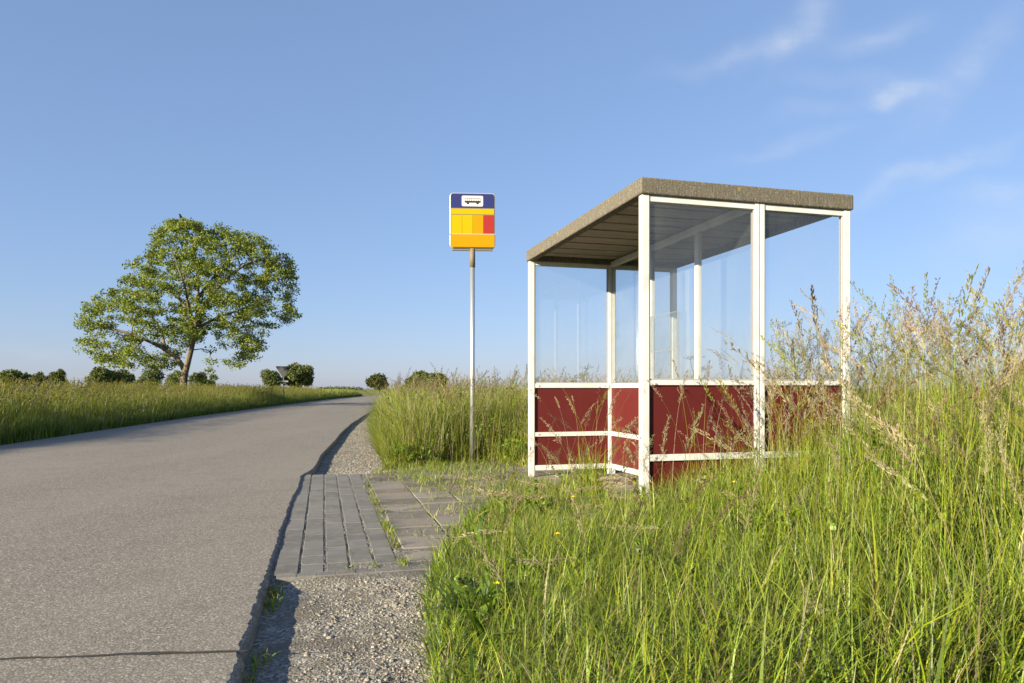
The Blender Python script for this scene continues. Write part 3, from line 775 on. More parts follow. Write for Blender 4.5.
left_grass()

# ------------------------------------------------------------------ the bus shelter
NU = np.array([0.964, 0.266])
def make_shelter():
    root = empty('bus_shelter', (0.917, 5.12, 0), 'open bus shelter with white frame, red lower panels, glass upper panes and flat concrete roof', 'bus shelter', rz=math.atan2(0.266, 0.964))
    W, D = 1.81, 2.87; ZT, ZB = 2.462, 2.342; P = 0.058; I = 0.018
    pw = M['white_paint']; U = 0.985
    b = MB(); rim = 0.085                                  # roof: outer rim, deck, boards under it
    for (x0, x1, y0, y1) in ((0, W, 0, rim), (0, W, D-rim, D), (0, rim, rim, D-rim), (W-rim, W, rim, D-rim)):
        pass
    o_ = [(0, 0), (W, 0), (W, D), (0, D)]; i_ = [(rim, rim), (W-rim, rim), (W-rim, D-rim), (rim, D-rim)]
    vs = [(x, y, ZT) for x, y in o_]+[(x, y, ZB) for x, y in o_]+[(x, y, ZB) for x, y in i_]+[(x, y, ZT-0.035) for x, y in i_]
    fs = [(0, 1, 2, 3)]
    for k in range(4):
        j = (k+1) % 4
        fs += [(4+k, 4+j, j, k), (8+k, 8+j, 4+j, 4+k), (12+k, 12+j, 8+j, 8+k)]
    fs.append((15, 14, 13, 12)); b.add(vs, fs)
    roof = b.build('roof', M['roof_concrete'], root, bevel=0.013, seg=3)
    b = MB(); y = rim+0.01; k = 0
    while y < D-rim-0.06:
        wd = 0.135; dz = (0.0, 0.010, 0.004, 0.012)[k % 4]
        b.box(rim+0.004, W-rim-0.004, y, min(y+wd, D-rim-0.004), ZT-0.062-dz*0.8, ZT-0.037); y += wd+0.012; k += 1
    b.build('soffit_board', M['soffit_boards'], roof, bevel=0.004)
    def post(x0, x1, y0, y1, z0=-0.05, z1=ZB, groove=None):
        b = MB(); b.box(x0, x1, y0, y1, z0, z1); b.build('post', pw, root, bevel=0.004)
    def bolt(x, y, z, ax):
        b = MB(); q = 0.0075
        pts = [(x, y, z), (x+(0.006*ax[0]), y+0.006*ax[1], z)]
        b.tube(pts, q, 8); b.build('bolt', M['galvanised'], root)
    def double(x0, y0, along, w=0.080, z0=-0.05, P=P):
        """two channels side by side with a narrow slot"""
        b = MB(); g = 0.004; h = w/2
        if along == 'u':
            b.box(x0, x0+h-g, y0, y0+P, z0, ZB); b.box(x0+h+g, x0+w, y0, y0+P, z0, ZB); b.box(x0+h-g, x0+h+g, y0+0.012, y0+P-0.012, z0, ZB)
        else:
            b.box(x0, x0+P, y0, y0+h-g, z0, ZB); b.box(x0, x0+P, y0+h+g, y0+w, z0, ZB); b.box(x0+0.012, x0+P-0.012, y0+h-g, y0+h+g, z0, ZB)
        b.build('post', pw, root, bevel=0.003)
    xn, xr = I, W-I-P; yn, yf = I, D-I-P
    post(xn, xn+P, yn, yn+P); post(xr, xr+P, yn, yn+P); post(xn, xn+P, yf, yf+P); post(xr, xr+P, yf, yf+P)
    um = U-0.040
    double(um, yn, 'u'); double(um, yf, 'u')
    span = (yf-(yn+P)); vy = [yn+P+span*t for t in (0.312, 0.640)]
    for y in vy: double(U-0.02, y-0.028, 'v', 0.056, P=0.040)
    RAILS = ((0.962, 1.012), (0.43, 0.478), (0.062, 0.118))
    def wall_u(x0, x1, y0, out):
        top0 = 0.978 if y0 == yn else 0.962
        """a bay along u; out = -1 outer face toward -v"""
        yc = y0+P/2
        for (z0, z1) in ((top0, 1.012),)+RAILS[1:]:
            b = MB(); b.box(x0, x1, yc-0.024, yc+0.024, z0, z1); b.build('rail', pw, root, bevel=0.003)
        b = MB(); b.box(x0, x1, yc-0.022, yc+0.022, ZB-0.045, ZB-0.001); b.build('rail', pw, root, bevel=0.003)
        for (z0, z1) in ((0.118, 0.43), (0.478, top0)):
            b = MB(); b.box(x0, x1, yc-0.006, yc+0.006, z0, z1); b.build('red_panel', M['red_panel'], root)
        b = MB(); b.box(x0, x1, yc-0.003, yc+0.003, 1.012, ZB-0.045); b.build('glass_pane', M['glass'], root)
        b = MB()                                             # glazing bead
        for s in (-1, 1):
            ys = yc+s*0.012
            b.box(x0, x1, ys-0.005, ys+0.005, 1.012, 1.024)
            b.box(x0, x0+0.010, ys-0.005, ys+0.005, 1.024, ZB-0.045); b.box(x1-0.010, x1, ys-0.005, ys+0.005, 1.024, ZB-0.045)
        b.build('glazing_bead', M['sign_grey'], root)
        for x in (x0+0.05, x1-0.05):
            bolt(x, yc-0.024, 0.985, (0, -1)); bolt(x, yc-0.024, 0.454, (0, -1))
    for y0 in (yn, yf):
        wall_u(xn+P, um, y0, -1); wall_u(um+0.080, xr, y0, -1)
    ys = [yn+P]+vy+[yf]
    for i in range(3):
        a = ys[i]+(0.028 if i else 0); c = ys[i+1]-(0.028 if i < 2 else 0)
        for (z0, z1) in RAILS:
            b = MB(); b.box(U-0.024, U+0.024, a, c, z0, z1); b.build('rail', pw, root, bevel=0.003)
        for (z0, z1) in ((0.118, 0.43), (0.478, 0.962)):
            b = MB(); b.box(U-0.006, U+0.006, a, c, z0, z1); b.build('red_panel', M['red_panel'], root)
        b = MB(); b.box(U-0.003, U+0.003, a, c, 1.012, ZB-0.03); b.build('glass_pane', M['glass'], root)
        for y in (a+0.05, c-0.05): bolt(U-0.024, y, 0.985, (-1, 0))
    b = MB(); b.box(U-0.022, U+0.022, yn+P, yf, ZB-0.03, ZB+0.03); b.build('beam', pw, root, bevel=0.004)
    # clear holder fixed to the back of the middle wall
    b = MB(); x = U-0.035; y0, y1 = vy[1]-0.62, vy[1]-0.055; z0, z1 = 1.03, 1.66; w = 0.0045
    b.box(x-0.006, x, y0, y1, z1-w, z1); b.box(x-0.006, x, y0, y0+w, z0, z1-w); b.box(x-0.006, x, y1-w, y1, z0, z1-w); b.box(x-0.006, x, y0+w, y1-w, 1.31, 1.31+w)
    b.build('notice_frame', M['acrylic'], root)
    b = MB(); b.box(x-0.005, x-0.002, y0+w, y1-w, 1.31+w, z1-w); b.build('notice_pane', M['glass'], root)
    return root
make_shelter()

# ------------------------------------------------------------------ the bus stop pole and sign
def make_sign():
    root = empty('bus_stop_sign', (-0.527, 9.6, -0.03), 'bus stop sign on grey pole with blue, yellow, orange and red fields', 'bus stop sign', rz=R(3.5))
    b = MB(); b.tube([(0, 0, -0.1), (0, 0, 2.64)], 0.031, 20); b.build('pole', M['galvanised'], root, smooth=True)
    b = MB(); b.tube([(0, 0, 2.60), (0, 0, 2.86)], 0.036, 20); b.build('pole_sleeve', M['sign_dark'], root, smooth=True)
    b = MB(); b.box(-0.27, 0.27, -0.018, 0.018, 2.822, 2.85); b.build('bracket', M['sign_dark'], root, bevel=0.004)
    z0, z1, hw = 2.85, 3.585, 0.300
    b = MB(); b.prism(rrect(-hw, hw, z0, z1, 0.045), -0.035, 0.004); b.build('sign_frame', M['sign_frame'], root, bevel=0.004)
    def plate(name, x0, x1, a, c, m, r=0.004, y=-0.041, par=root, y1=-0.0355):
        b = MB(); b.prism(rrect(x0, x1, a, c, r, 4), y, y1); return b.build(name, m, par)
    w = hw-0.014
    plate('gasket', -hw+0.008, hw-0.008, z0+0.008, z1-0.008, M['sign_dark'], 0.038, -0.0375, root, -0.0352)
    # header with rounded upper corners
    out = [(-w, 3.385), (w, 3.385)]+[(w-0.035+0.035*math.cos(R(t)), 3.536+0.035*math.sin(R(t))) for t in range(0, 91, 15)]+[(-w+0.035+0.035*math.cos(R(t)), 3.536+0.035*math.sin(R(t))) for t in range(90, 181, 15)]
    b = MB(); b.prism(out, -0.041, -0.0355); head = b.build('header_panel', M['sign_blue'], root)
    pl = plate('pictogram_plate', -0.142, 0.140, 3.405, 3.545, M['sign_white'], 0.018, -0.0435, root, -0.0412)
    b = MB()
    b.prism(rrect(-0.105, 0.108, 3.452, 3.478, 0.008, 3), -0.0455, -0.0437)
    for cx in (-0.062, 0.066):
        b.prism([(cx+0.017*math.cos(R(t)), 3.448+0.017*math.sin(R(t))) for t in range(0, 360, 24)], -0.0458, -0.0437)
    b.build('bus_symbol', M['sign_black'], pl)
    b = MB(); b.prism([(-0.103, 3.506), (0.106, 3.506), (0.106, 3.513), (-0.103, 3.513)], -0.0453, -0.0437)
    for k in range(8):
        x = -0.103+k*0.0295; b.prism([(x, 3.479), (x+0.0055, 3.479), (x+0.0055, 3.5055), (x, 3.5055)], -0.0453, -0.0437)
    b.build('bus_windows', M['pictogram_grey'], pl)
    plate('route_strip', -w, w, 3.300, 3.372, M['sign_yellow'])
    xs = np.linspace(-w+0.006, w, 5)
    for k, c in enumerate(('sign_yellow', 'sign_yellow', 'sign_amber', 'sign_red')):
        o = plate('route_tile', xs[k]+0.0015, xs[k+1]-0.0015, 3.045, 3.290, M[c])
        tag(o, ('yellow route tile', 'yellow route tile', 'orange route tile', 'red route tile')[k])
    plate('lower_panel', -w+0.006, w+0.006, 2.862, 3.032, M['sign_amber'], 0.012, -0.052)
    b = MB(); b.box(-hw-0.004, hw+0.006, -0.047, -0.0352, 3.0335, 3.0425); b.build('divider', M['sign_frame'], root)
make_sign()

# ------------------------------------------------------------------ trees
def leaf_mesh(name, P, size, col, m, parent):
    """P (n,3) leaf places; kites with random pose, drooping a little"""
    n = len(P)
    d = rng.normal(size=(n, 3)); d[:, 2] -= 0.35; d /= np.linalg.norm(d, axis=1)[:, None]
    a = np.cross(d, rng.normal(size=(n, 3))); a /= np.linalg.norm(a, axis=1)[:, None]
    L = size[:, None]; nb = np.cross(d, a)
    V = np.stack([P, P+d*L*0.45+a*L*0.27+nb*L*0.06, P+d*L, P+d*L*0.45-a*L*0.27+nb*L*0.06], 1)
    F = np.arange(n*4).reshape(-1, 4)
    return np_mesh(name, V.reshape(-1, 3), F, m, parent, np.repeat(col, 4, 0))

def leaf_cols(n, a, b):
    k = rng.random((n, 1)); return (np.array(a)*k+np.array(b)*(1-k))*rng.uniform(.75, 1.3, (n, 1))

def big_tree():
    Yt = 38.0; s = Yt/720
    bx = (184-512)*s
    root = empty('broadleaf_tree', (bx, Yt, -0.1), 'large lone broadleaf tree with spreading crown standing left of the road', 'tree')
    def L(px, py, dy=0.0): return Vector(((px-184)*s, dy, (389-py)*s+CAM_H+0.1))
    skel = []                               # (point, radius)
    b = MB()
    def limb(pts, r0, r1, n=10):
        P = [Vector(p) for p in pts]; Q = []
        for i in range(len(P)-1):
            for k in range(4):
                t = k/4; p0 = P[max(i-1, 0)]; p1 = P[i]; p2 = P[i+1]; p3 = P[min(i+2, len(P)-1)]
                Q.append(0.5*((2*p1)+(p2-p0)*t+(2*p0-5*p1+4*p2-p3)*t*t+(3*p1-p0-3*p2+p3)*t**3))
        Q.append(P[-1]); m_ = len(Q)
        rr = [r0+(r1-r0)*(i/(m_-1))**0.8 for i in range(m_)]
        b.tube(Q, rr, n); skel.extend(zip(Q, rr))
    base = Vector((-0.05, 0, -0.1)) 
    limb([base, L(183.5, 385), L(185, 374), L(189, 358), L(193, 342), L(196, 322), L(198, 298), L(197, 270), L(192, 244), L(188, 232)], 0.225, 0.03)
    limb([L(185, 374), L(180, 362), L(168, 350, -.3), L(150, 340, -.6), L(128, 332, -.9), L(104, 328, -.6), L(90, 324, -.4)], 0.15, 0.03)
    limb([L(195, 330), L(207, 320, .5), L(222, 312, .9), L(243, 303, 1.2), L(262, 296, 1.0)], 0.10, 0.02)
    limb([L(196, 322), L(214, 300, -.6), L(238, 280, -1.2), L(265, 266, -1.4), L(298, 264, -.8)], 0.14, 0.02)
    limb([L(196, 325), L(178, 302, .6), L(156, 284, 1.2), L(138, 268, 1.4)], 0.13, 0.02)
    limb([L(198, 298), L(212, 270, .8), L(228, 246, 1.4), L(240, 236, 1.4)], 0.10, 0.02)
    limb([L(194, 338), L(188, 316, 1.6), L(178, 290, 3.0), L(184, 262, 3.4)], 0.12, 0.02)
    limb([L(194, 338), L(204, 314, -1.7), L(210, 290, -3.1), L(200, 262, -3.2)], 0.12, 0.02)
    limb([L(168, 350, -.3), L(152, 326, .8), L(130, 306, 1.4), L(112, 300, 1.2)], 0.09, 0.02)
    limb([L(222, 312, .9), L(238, 322, .4), L(249, 338, .3), L(253, 352, .3)], 0.04, 0.012)
    limb([L(150, 340, -.6), L(140, 352, -1.0), L(122, 356, -1.2)], 0.05, 0.015)
    # crown: leaf clumps inside the outline, with gaps
    rows = [(223, 172, 206), (230, 151, 240), (239, 150, 268), (250, 145, 286), (262, 136, 298), (275, 121, 303), (288, 114, 296), (300, 97, 292), (312, 84, 296), (322, 79, 290), (334, 85, 268), (346, 86, 264), (356, 88, 262), (366, 96, 252)]
    ry = np.array([r[0] for r in rows], float); rl = np.array([r[1] for r in rows], float); rr_ = np.array([r[2] for r in rows], float)
    cl = []
    while len(cl) < 800:
        py = rng.uniform(223, 366); l = np.interp(py, ry, rl); r_ = np.interp(py, ry, rr_); l += 5+9*mnoise.noise(Vector((py*0.075, 2.3, 0))); r_ += -4+9*mnoise.noise(Vector((py*0.075, 9.1, 0))); c = (l+r_)/2; hw = (r_-l)/2
        px = rng.uniform(l, r_); q = (px-c)/hw; dmax = min(hw*s*0.85, 4.6)*math.sqrt(max(0, 1-q*q))
        dy = rng.uniform(-dmax, dmax)
        if py > 342 and (163 < px < 228): continue
        if py > 348 and 238 < px < 246: continue
        p = L(px, py, dy); e = abs(dy)/(dmax+1e-6)
        nv = mnoise.noise(Vector(p)*0.92+Vector((3.1, 8.2, 1.7)))
        if nv < -0.07: continue
        if any((p-x).length < 0.33 for x in cl): continue
        if len(cl) > 0 and rng.random() < 0.15*(1-max(e, abs(q))): continue
        cl.append(p)
        if len(cl) % 50 == 0 and len(cl) > 480 and rng.random() < .02: break
    cl += [L(a, c, d) for a, c, d in ((176, 353, .3), (168, 360, -.5), (206, 370, .4), (212, 377, .2), (152, 364, -.8), (160, 357, -1.0), (205, 350, .6), (249, 354, .3), (241, 347, .6), (256, 346, .2), (178, 376, .5), (201, 382, .6), (110, 362, -.8), (124, 366, -1.0))]
    order = sorted(cl, key=lambda p: min((p-x[0]).length for x in skel))
    for p in order:
        q, r = min(skel, key=lambda x: (p-x[0]).length+0.5*max(0, x[0].z-p.z))
        m1 = q.lerp(p, 0.5)+Vector((rnd(-.12, .12), rnd(-.12, .12), 0.10*(p-q).length))
        r0 = min(max(r*0.6, 0.012), 0.035)
        b.tube([q, m1, p], [r0, r0*0.7, 0.007], 5); skel.append((m1, r0*0.7)); skel.append((p, 0.012))
    b.build('trunk', M['bark'], root, smooth=True)
    Ps, sz, cc = [], [], []
    for p in cl:
        k = int(rng.integers(54, 120)); r = rng.uniform(0.22, 0.47)
        o = rng.normal(size=(k, 3)); o /= np.linalg.norm(o, axis=1)[:, None]; o *= (rng.random((k, 1))**0.45)*r; o[:, 2] *= 0.62
        Ps.append(np.array(p)[None]+o); sz.append(rng.uniform(0.07, 0.165, k))
        cc.append(leaf_cols(k, (0.225, 0.275, 0.034), (0.135, 0.175, 0.024))*rng.uniform(.8, 1.2))
    leaf_mesh('crown', np.concatenate(Ps), np.concatenate(sz), np.concatenate(cc), M['leaves'], root)
    # bird on the topmost twigs
    bp = L(181.3, 217.6)
    bird = empty('bird', (bx+bp.x, Yt+bp.y, bp.z-0.1-0.12), 'small black bird perched on the very top of the large tree', 'bird')
    b = MB(); pts = [(0.17, 0, -0.16), (0.10, 0, -0.06), (0.04, 0, 0.02), (-0.01, 0, 0.12), (-0.045, 0, 0.20), (-0.06, 0, 0.25), (-0.075, 0, 0.285), (-0.10, 0, 0.295), (-0.145, 0, 0.285)]
    b.tube(pts, [0.018, 0.032, 0.062, 0.075, 0.058, 0.042, 0.045, 0.028, 0.004], 12)
    for sd in (-1, 1):
        b.tube([(-0.01, sd*0.055, 0.19), (0.05, sd*0.07, 0.07), (0.13, sd*0.03, -0.07)], [0.02, 0.04, 0.008], 8)
        b.tube([(0.0, sd*0.025, 0.06), (0.02, sd*0.025, -0.06), (-0.01, sd*0.025, -0.075)], [0.012, 0.007, 0.005], 6)
    b.build('bird_body', M['feather'], bird, smooth=True)
    # twig under the bird
big_tree()

def round_tree(name, px0, px1, ptop, pbase, Yt, label, group, dens=1.0, ca=(0.16, 0.185, 0.06), cb=(0.085, 0.11, 0.04), trunk=True, lumps=9, leaf=None, seed=1, cat='tree'):
    g = np.random.default_rng(seed); s = Yt/720
    cx = (px0+px1)/2; W = (px1-px0)*s; top = (389-ptop)*s+CAM_H; 
    root = empty(name, ((cx-512)*s, Yt, -0.15), label, cat, group)
    H = top+0.15; low = max(0.1, (389-pbase)*s+CAM_H)
    b = MB(); tips = []
    c0 = Vector((0, 0, (low+H)/2)); rad = Vector((W/2, W/2*0.9, (H-low)/2))
    lump = []
    for i in range(lumps):
        d = g.normal(size=3); d /= np.linalg.norm(d); d[2] = d[2]*0.9
        f_ = g.uniform(0.45, 0.72); c = Vector((d[0]*rad.x*f_, d[1]*rad.y*f_, c0.z+d[2]*rad.z*f_)); lump.append((c, g.uniform(0.30, 0.46)))
    lump.append((c0, 0.55))
    tr = 0.035*H
    b.tube([(0, 0, -0.1), (0.02*W, 0, low*0.6+0.3), (0, 0, c0.z)], [tr, tr*0.7, tr*0.4], 7)
    for c, f_ in lump[:-1]:
        b.tube([(0, 0, low+0.25*(c0.z-low)), Vector((0, 0, low)).lerp(c, 0.5)+Vector((0, 0, 0.1*H)), c], [tr*0.4, tr*0.25, tr*0.08], 5)
    b.build('trunk' if trunk else 'stems', M['bark'], root, smooth=True)
    P = []
    leaf = leaf or 0.075*W
    for c, f_ in lump:
        n = int(760*dens*f_/0.4)
        o = g.normal(size=(n, 3)); o /= np.linalg.norm(o, axis=1)[:, None]; o *= g.uniform(0.35, 1.0, (n, 1))**0.5
        o *= np.array([rad.x, rad.y, rad.z])*f_*1.08
        q = np.array(c)+o; wob = np.array([mnoise.noise(Vector(x)*(2.2/ max(rad.z, .5))) for x in q])
        P.append(q[wob > -0.28])
    P = np.concatenate(P); P = P[P[:, 2] > 0.05]
    leaf_mesh('crown' if trunk else 'foliage', P, rng.uniform(0.6, 1.25, len(P))*leaf, leaf_cols(len(P), ca, cb), M['far_leaves'], root)
    return root
G1 = 'trees far across the fields'
round_tree('field_tree', 258, 285, 366.0, 390, 150, 'lower of two round trees beside the road sign, left of the sign', G1, seed=3)
round_tree('field_tree', 280, 317, 360.5, 390, 152, 'larger round tree behind the triangular sign back', G1, seed=4, dens=1.2)
round_tree('field_tree', 364.5, 392.5, 369.0, 390, 140, 'small round tree near the end of the road', G1, seed=5, ca=(0.09, 0.095, 0.03), cb=(0.05, 0.055, 0.02))
G2 = 'dark bushes beyond the left verge'
round_tree('bush', -14, 33, 369.5, 392, 120, 'wide dark bush at the left end of the verge, beside the photo edge', G2, seed=6, trunk=False)
round_tree('bush', 34, 52, 370.0, 392, 125, 'smaller rounded bush just right of the leftmost bush', G2, seed=7, trunk=False)
round_tree('bush', 49, 68, 368.0, 392, 110, 'pale green bush with a pointed top left of the big tree', G2, seed=8, trunk=False, ca=(0.12, 0.13, 0.035), cb=(0.07, 0.085, 0.025))
round_tree('bush', 83, 118, 364.5, 392, 115, 'tall dark bush left of the big tree', G2, seed=9, trunk=False, dens=1.2)
round_tree('bush', 106, 133, 367.0, 392, 118, 'dark bush overlapping the tall bush on its right side', G2, seed=10, trunk=False)
round_tree('bush', 134, 166, 363.0, 392, 90, 'loose bush seen through the lower left branches of the big tree', G2, seed=12, trunk=False, dens=0.6)
round_tree('bush', 160, 184, 368.0, 392, 85, 'thin bush just left of the big trunk', G2, seed=13, trunk=False, dens=0.6)
round_tree('bush', 184, 207, 369.5, 392, 80, 'rounded dark bush just right of the big trunk', G2, seed=14, trunk=False)
round_tree('bush', 196, 217, 378.0, 392, 75, 'low green bush sloping down right of the big trunk', G2, seed=15, trunk=False, ca=(0.12, 0.14, 0.03))
round_tree('shrub', 404, 446, 367.0, 396, 26, 'leafy shrub rising out of the tall grass left of the bus stop pole', None, seed=16, trunk=False, leaf=0.09, dens=2.2, ca=(0.12, 0.14, 0.035), cb=(0.06, 0.08, 0.022), cat='shrub')

def distant_wood():
    P = []; n = 1500
    px = rng.uniform(318, 362, n); Yw = rng.uniform(560, 640, n); X = (px-512)*Yw/720
    top = 1.5+1.5*np.sin((px-318)/44*3.14)*(0.7+0.5*fbm(px, px*0, 0.35, 3, 2.0))
    P.append(np.stack([X, Yw, rng.uniform(-0.2, 1, n)*np.maximum(top, 0.6)], 1))
    n = 2200; px = rng.uniform(-40, 1064, n); Yw = rng.uniform(800, 950, n); X = (px-512)*Yw/720
    P.append(np.stack([X, Yw, rng.random(n)*(2.2+1.6*fbm(px, px*0, 0.02, 4, 5.0))], 1))
    P = np.concatenate(P)
    o = leaf_mesh('distant_wood', P, rng.uniform(0.9, 2.3, len(P)), leaf_cols(len(P), (0.10, 0.115, 0.075), (0.07, 0.085, 0.06)), M['far_leaves'], None)
    tag(o, 'thin line of distant trees on the horizon', 'trees', kind='stuff')
distant_wood()

def give_way():
    Yt = 46.0; s = Yt/720
    root = empty('traffic_sign', ((283.6-512)*s, Yt, -0.1), 'triangular road sign seen from its dark back on a thin post at the left verge', 'traffic sign', rz=R(4))
    z = lambda py: (389-py)*s+CAM_H+0.1
    b = MB(); b.tube([(0, 0, -0.1), (0, 0, z(367.5))], 0.034, 10); b.build('post', M['post_grey'], root, smooth=True)
    zt, zb, hw = z(366.2), z(378.4), 7.4*s
    def tri(hw, zt, zb, r):
        out = []
        for cx, cz, a0 in ((hw-r, zt-r, -30), (-hw+r, zt-r, 90), (0, zb+r*1.6, 210)):
            for k in range(5):
                a = R(a0+120*k/4); out.append((cx+r*math.cos(a), cz+r*math.sin(a)))
        return out
    b = MB(); b.prism(tri(hw, zt, zb, 0.05), -0.052, -0.040); b.build('sign_plate', M['sign_back'], root)
    b = MB(); b.box(-4.4*s, 4.7*s, -0.050, -0.038, z(382.2), z(380.6)); b.build('lower_plate', M['plate_grey'], root, bevel=0.004)
give_way()

# ------------------------------------------------------------------ single plants
def umbellifer(x, y, h, seed, label):
    g = np.random.default_rng(seed)
    root = empty('cow_parsley', (x, y, 0.0), label, 'plant', 'seeding umbel plants behind the shelter')
    st = MB(); top = Vector((g.normal()*0.04, g.normal()*0.04, h))
    main = [Vector((0, 0, -0.02)), Vector((0, 0, h*0.5)), top]; st.tube(main, [0.006, 0.005, 0.003], 6)
    ends = [(top, 0.075)]
    for k in range(int(g.integers(4, 7))):
        z0 = h*g.uniform(0.40, 0.85); a = g.random()*6.28; L = g.uniform(0.14, 0.30)
        p = Vector((0, 0, z0)); q = p+Vector((math.cos(a)*L*0.6, math.sin(a)*L*0.6, L*0.85))
        st.tube([p, p.lerp(q, 0.5)+Vector((math.cos(a), math.sin(a), -0.3))*0.02, q], [0.004, 0.003, 0.002], 5); ends.append((q, g.uniform(0.05, 0.075)))
    for c, r in [(c_, r_*1.25) for c_, r_ in ends]:
        um = MB()
        for k in range(11):
            a = 2.4*k; rr = r*math.sqrt((k+0.5)/11); q = c+Vector((math.cos(a)*rr, math.sin(a)*rr, r*0.55-rr*0.25))
            st.tube([c, q], [0.0014, 0.001], 4)
            for j in range(5):
                o = Vector(g.normal(size=3))*0.009; um.tube([q+o, q+o+Vector((0, 0, 0.007))], [0.0032, 0.0018], 4)
        um.build('flower_head', M['umbel'], root)
    st.build('stem', M['plant_stem'], root, smooth=True)
umb = [(2.72, 7.15, 1.56, 'dark seeding umbel plant seen through the right glass bay, tallest of its group'),
       (2.98, 7.5, 1.44, 'dark umbel plant behind the right glass bay, near the corner post'),
       (2.20, 8.6, 1.30, 'umbel plant seen through the wide glass bay, right of the inner posts'),
       (0.95, 9.2, 1.20, 'umbel plant seen through the far glass bay beside its middle post')]
for i, (x, y, h, lab) in enumerate(umb): umbellifer(x, y, h, 40+i, lab)

def buttercups():
    spots = [(1.16, 3.75, 0.46, 'yellow buttercup in front of the red panel, rightmost'), (0.33, 3.9, 0.36, 'small yellow buttercup low in the grass below the corner post'),
             (0.20, 3.2, 0.30, 'yellow buttercup in the middle of the low foreground grass'), (-0.06, 2.75, 0.20, 'yellow buttercup near the gravel edge')]
    for x, y, h, lab in spots:
        root = empty('buttercup', (x, y, 0), lab, 'flower', 'yellow buttercups in the grass')
        b = MB(); b.tube([(0, 0, 0), (0.01, 0, h*0.6), (0.0, 0.01, h)], 0.0016, 5); b.build('stem', M['plant_stem'], root)
        b = MB()
        for k in range(5):
            a = R(72*k); c, s_ = math.cos(a), math.sin(a); t = 0.006
            b.add([(0, 0.01, h), (c*0.010-s_*t, 0.01+s_*0.010+c*t, h+0.006), (c*0.015, 0.01+s_*0.015, h+0.010), (c*0.010+s_*t, 0.01+s_*0.010-c*t, h+0.006)], [(0, 1, 2, 3)])
        b.build('petals', M['petal'], root)
buttercups()

# ------------------------------------------------------------------ light, sky, camera
w = bpy.data.worlds.new('World'); bpy.context.scene.world = w; w.use_nodes = True
t = NT.__new__(NT); t.t = w.node_tree; t.t.nodes.clear()
sky = t.n('ShaderNodeTexSky', sky_type='NISHITA'); sky.sun_disc = False
sky.sun_elevation = R(SUN_EL)
sun_from = Vector((-math.cos(R(SUN_AZ)), -math.sin(R(SUN_AZ)), 0))
sky.sun_rotation = math.atan2(sun_from.x, sun_from.y)
sky.air_density = 1.0; sky.dust_density = 0.5; sky.ozone_density = 8; sky.altitude = 0
gm = t.n('ShaderNodeGamma'); gm.inputs['Gamma'].default_value = 0.52; t.l(sky.outputs[0], gm.inputs[0])
sk = t.mix(1.0, gm.outputs[0], (0.77, 0.705, 0.77), 'MULTIPLY')
# thin cirrus: streaks placed by sky direction
geo = t.n('ShaderNodeTexCoord').outputs['Generated']
sp = t.n('ShaderNodeSeparateXYZ'); t.l(geo, sp.inputs[0])
yy = t.math('MAXIMUM', sp.outputs[1], 0.05)
a_ = t.math('DIVIDE', sp.outputs[0], yy); e_ = t.math('DIVIDE', sp.outputs[2], yy)
cv = t.n('ShaderNodeCombineXYZ'); t.l(a_, cv.inputs[0]); t.l(e_, cv.inputs[1])
wn = t.noise(cv.outputs[0], 9, 3, 0.5)
ws = t.n('ShaderNodeSeparateColor'); t.l(wn.outputs['Color'], ws.inputs[0])
a2 = t.math('ADD', a_, t.math('MULTIPLY_ADD', ws.outputs[0], 0.07, -0.035)); e2 = t.math('ADD', e_, t.math('MULTIPLY_ADD', ws.outputs[1], 0.07, -0.035))
tot = None
def wisp(px, py, L, W, ang, s):
    """one soft streak: centre, half length and half width (as angles x 720), slope, strength"""
    global tot
    ca, sa = math.cos(R(ang)), math.sin(R(ang)); cx = (px-512)/720; cy = (389-py)/720
    dx = t.math('SUBTRACT', a2, cx); dy = t.math('SUBTRACT', e2, cy)
    p = t.math('DIVIDE', t.math('ADD', t.math('MULTIPLY', dx, ca), t.math('MULTIPLY', dy, sa)), L/720)
    q = t.math('DIVIDE', t.math('SUBTRACT', t.math('MULTIPLY', dy, ca), t.math('MULTIPLY', dx, sa)), W/720)
    r2 = t.math('ADD', t.math('MULTIPLY', p, p), t.math('MULTIPLY', q, q))
    g_ = t.math('MULTIPLY', t.math('POWER', 2.718, t.math('MULTIPLY', r2, -1.0)), s)
    tot = g_ if tot is None else t.math('ADD', tot, g_)
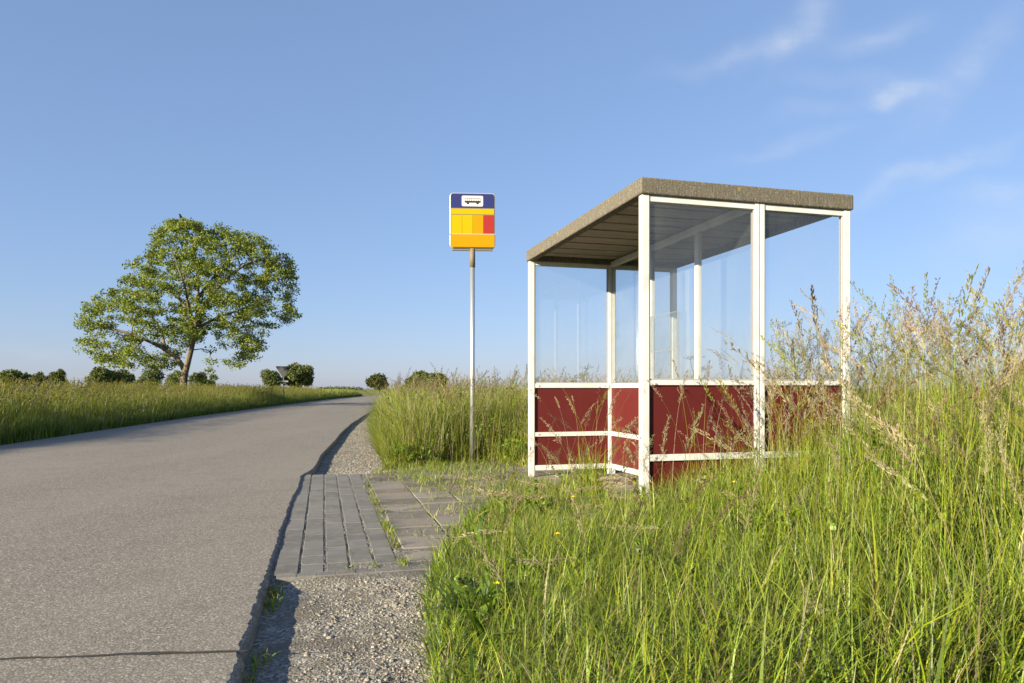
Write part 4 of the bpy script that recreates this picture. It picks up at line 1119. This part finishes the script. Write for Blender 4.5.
for a in ((738, 54, 58, 9, 12, 0.40), (795, 40, 30, 15, 40, 0.42), (818, 4, 34, 15, 70, 0.34), (895, 97, 26, 10, 4, 0.95), (880, 36, 46, 12, 15, 0.36),
          (968, 66, 80, 17, 48, 0.34), (922, 173, 88, 8, 17, 0.46), (812, 112, 40, 9, 5, 0.20), (790, 145, 68, 8, 15, 0.24), (845, 80, 70, 11, 3, 0.16), (1005, 225, 70, 34, 20, 0.34), (1000, 188, 50, 10, 3, 0.26), (45, 352, 30, 6, -4, 0.18)):
    wisp(*a)
fn = t.noise(t.scaled(cv.outputs[0], (14, 26, 1)), 1.0, 7, 0.68).outputs[0]
tx = t.ramp(fn, [(0.28, (0.30, 0.30, 0.30)), (0.70, (1, 1, 1))])
fac = t.math('MULTIPLY', t.math('MULTIPLY', tot, tx), 0.72, clamp=True)
cl = t.mix(fac, sk, (1.62, 1.72, 1.88))
bg = t.n('ShaderNodeBackground'); bg.inputs['Strength'].default_value = 0.15
t.l(cl, bg.inputs[0])
wo = t.n('ShaderNodeOutputWorld'); t.l(bg.outputs[0], wo.inputs[0])

ld = bpy.data.lights.new('sun', 'SUN'); ld.energy = 3.9; ld.angle = R(0.53); ld.color = (1.0, 0.87, 0.62)
lo = bpy.data.objects.new('sun', ld); C.objects.link(lo)
dirv = Vector((math.cos(R(SUN_AZ))*math.cos(R(SUN_EL)), math.sin(R(SUN_AZ))*math.cos(R(SUN_EL)), -math.sin(R(SUN_EL))))
lo.rotation_euler = dirv.to_track_quat('-Z', 'Y').to_euler(); lo.location = (-20, -10, 15)

cd = bpy.data.cameras.new('camera'); cd.sensor_width = 36; cd.lens = 36*720/1024; cd.shift_y = (389-341.5)/1024
cd.clip_start = 0.05; cd.clip_end = 8000
co = bpy.data.objects.new('camera', cd); C.objects.link(co); co.location = (0, 0, CAM_H); co.rotation_euler = (R(90), 0, 0)
sc = bpy.context.scene; sc.camera = co
sc.view_settings.view_transform = 'Standard'; sc.view_settings.look = 'None'; sc.view_settings.gamma = 1; sc.view_settings.exposure = 1.72
sc.view_settings.use_curve_mapping = False
sc.render.engine = 'CYCLES'
cy = sc.cycles; cy.use_denoising = True; cy.denoiser = 'OPENIMAGEDENOISE'; cy.max_bounces = 8; cy.diffuse_bounces = 4; cy.transparent_max_bounces = 24
cy.caustics_reflective = False; cy.caustics_refractive = False
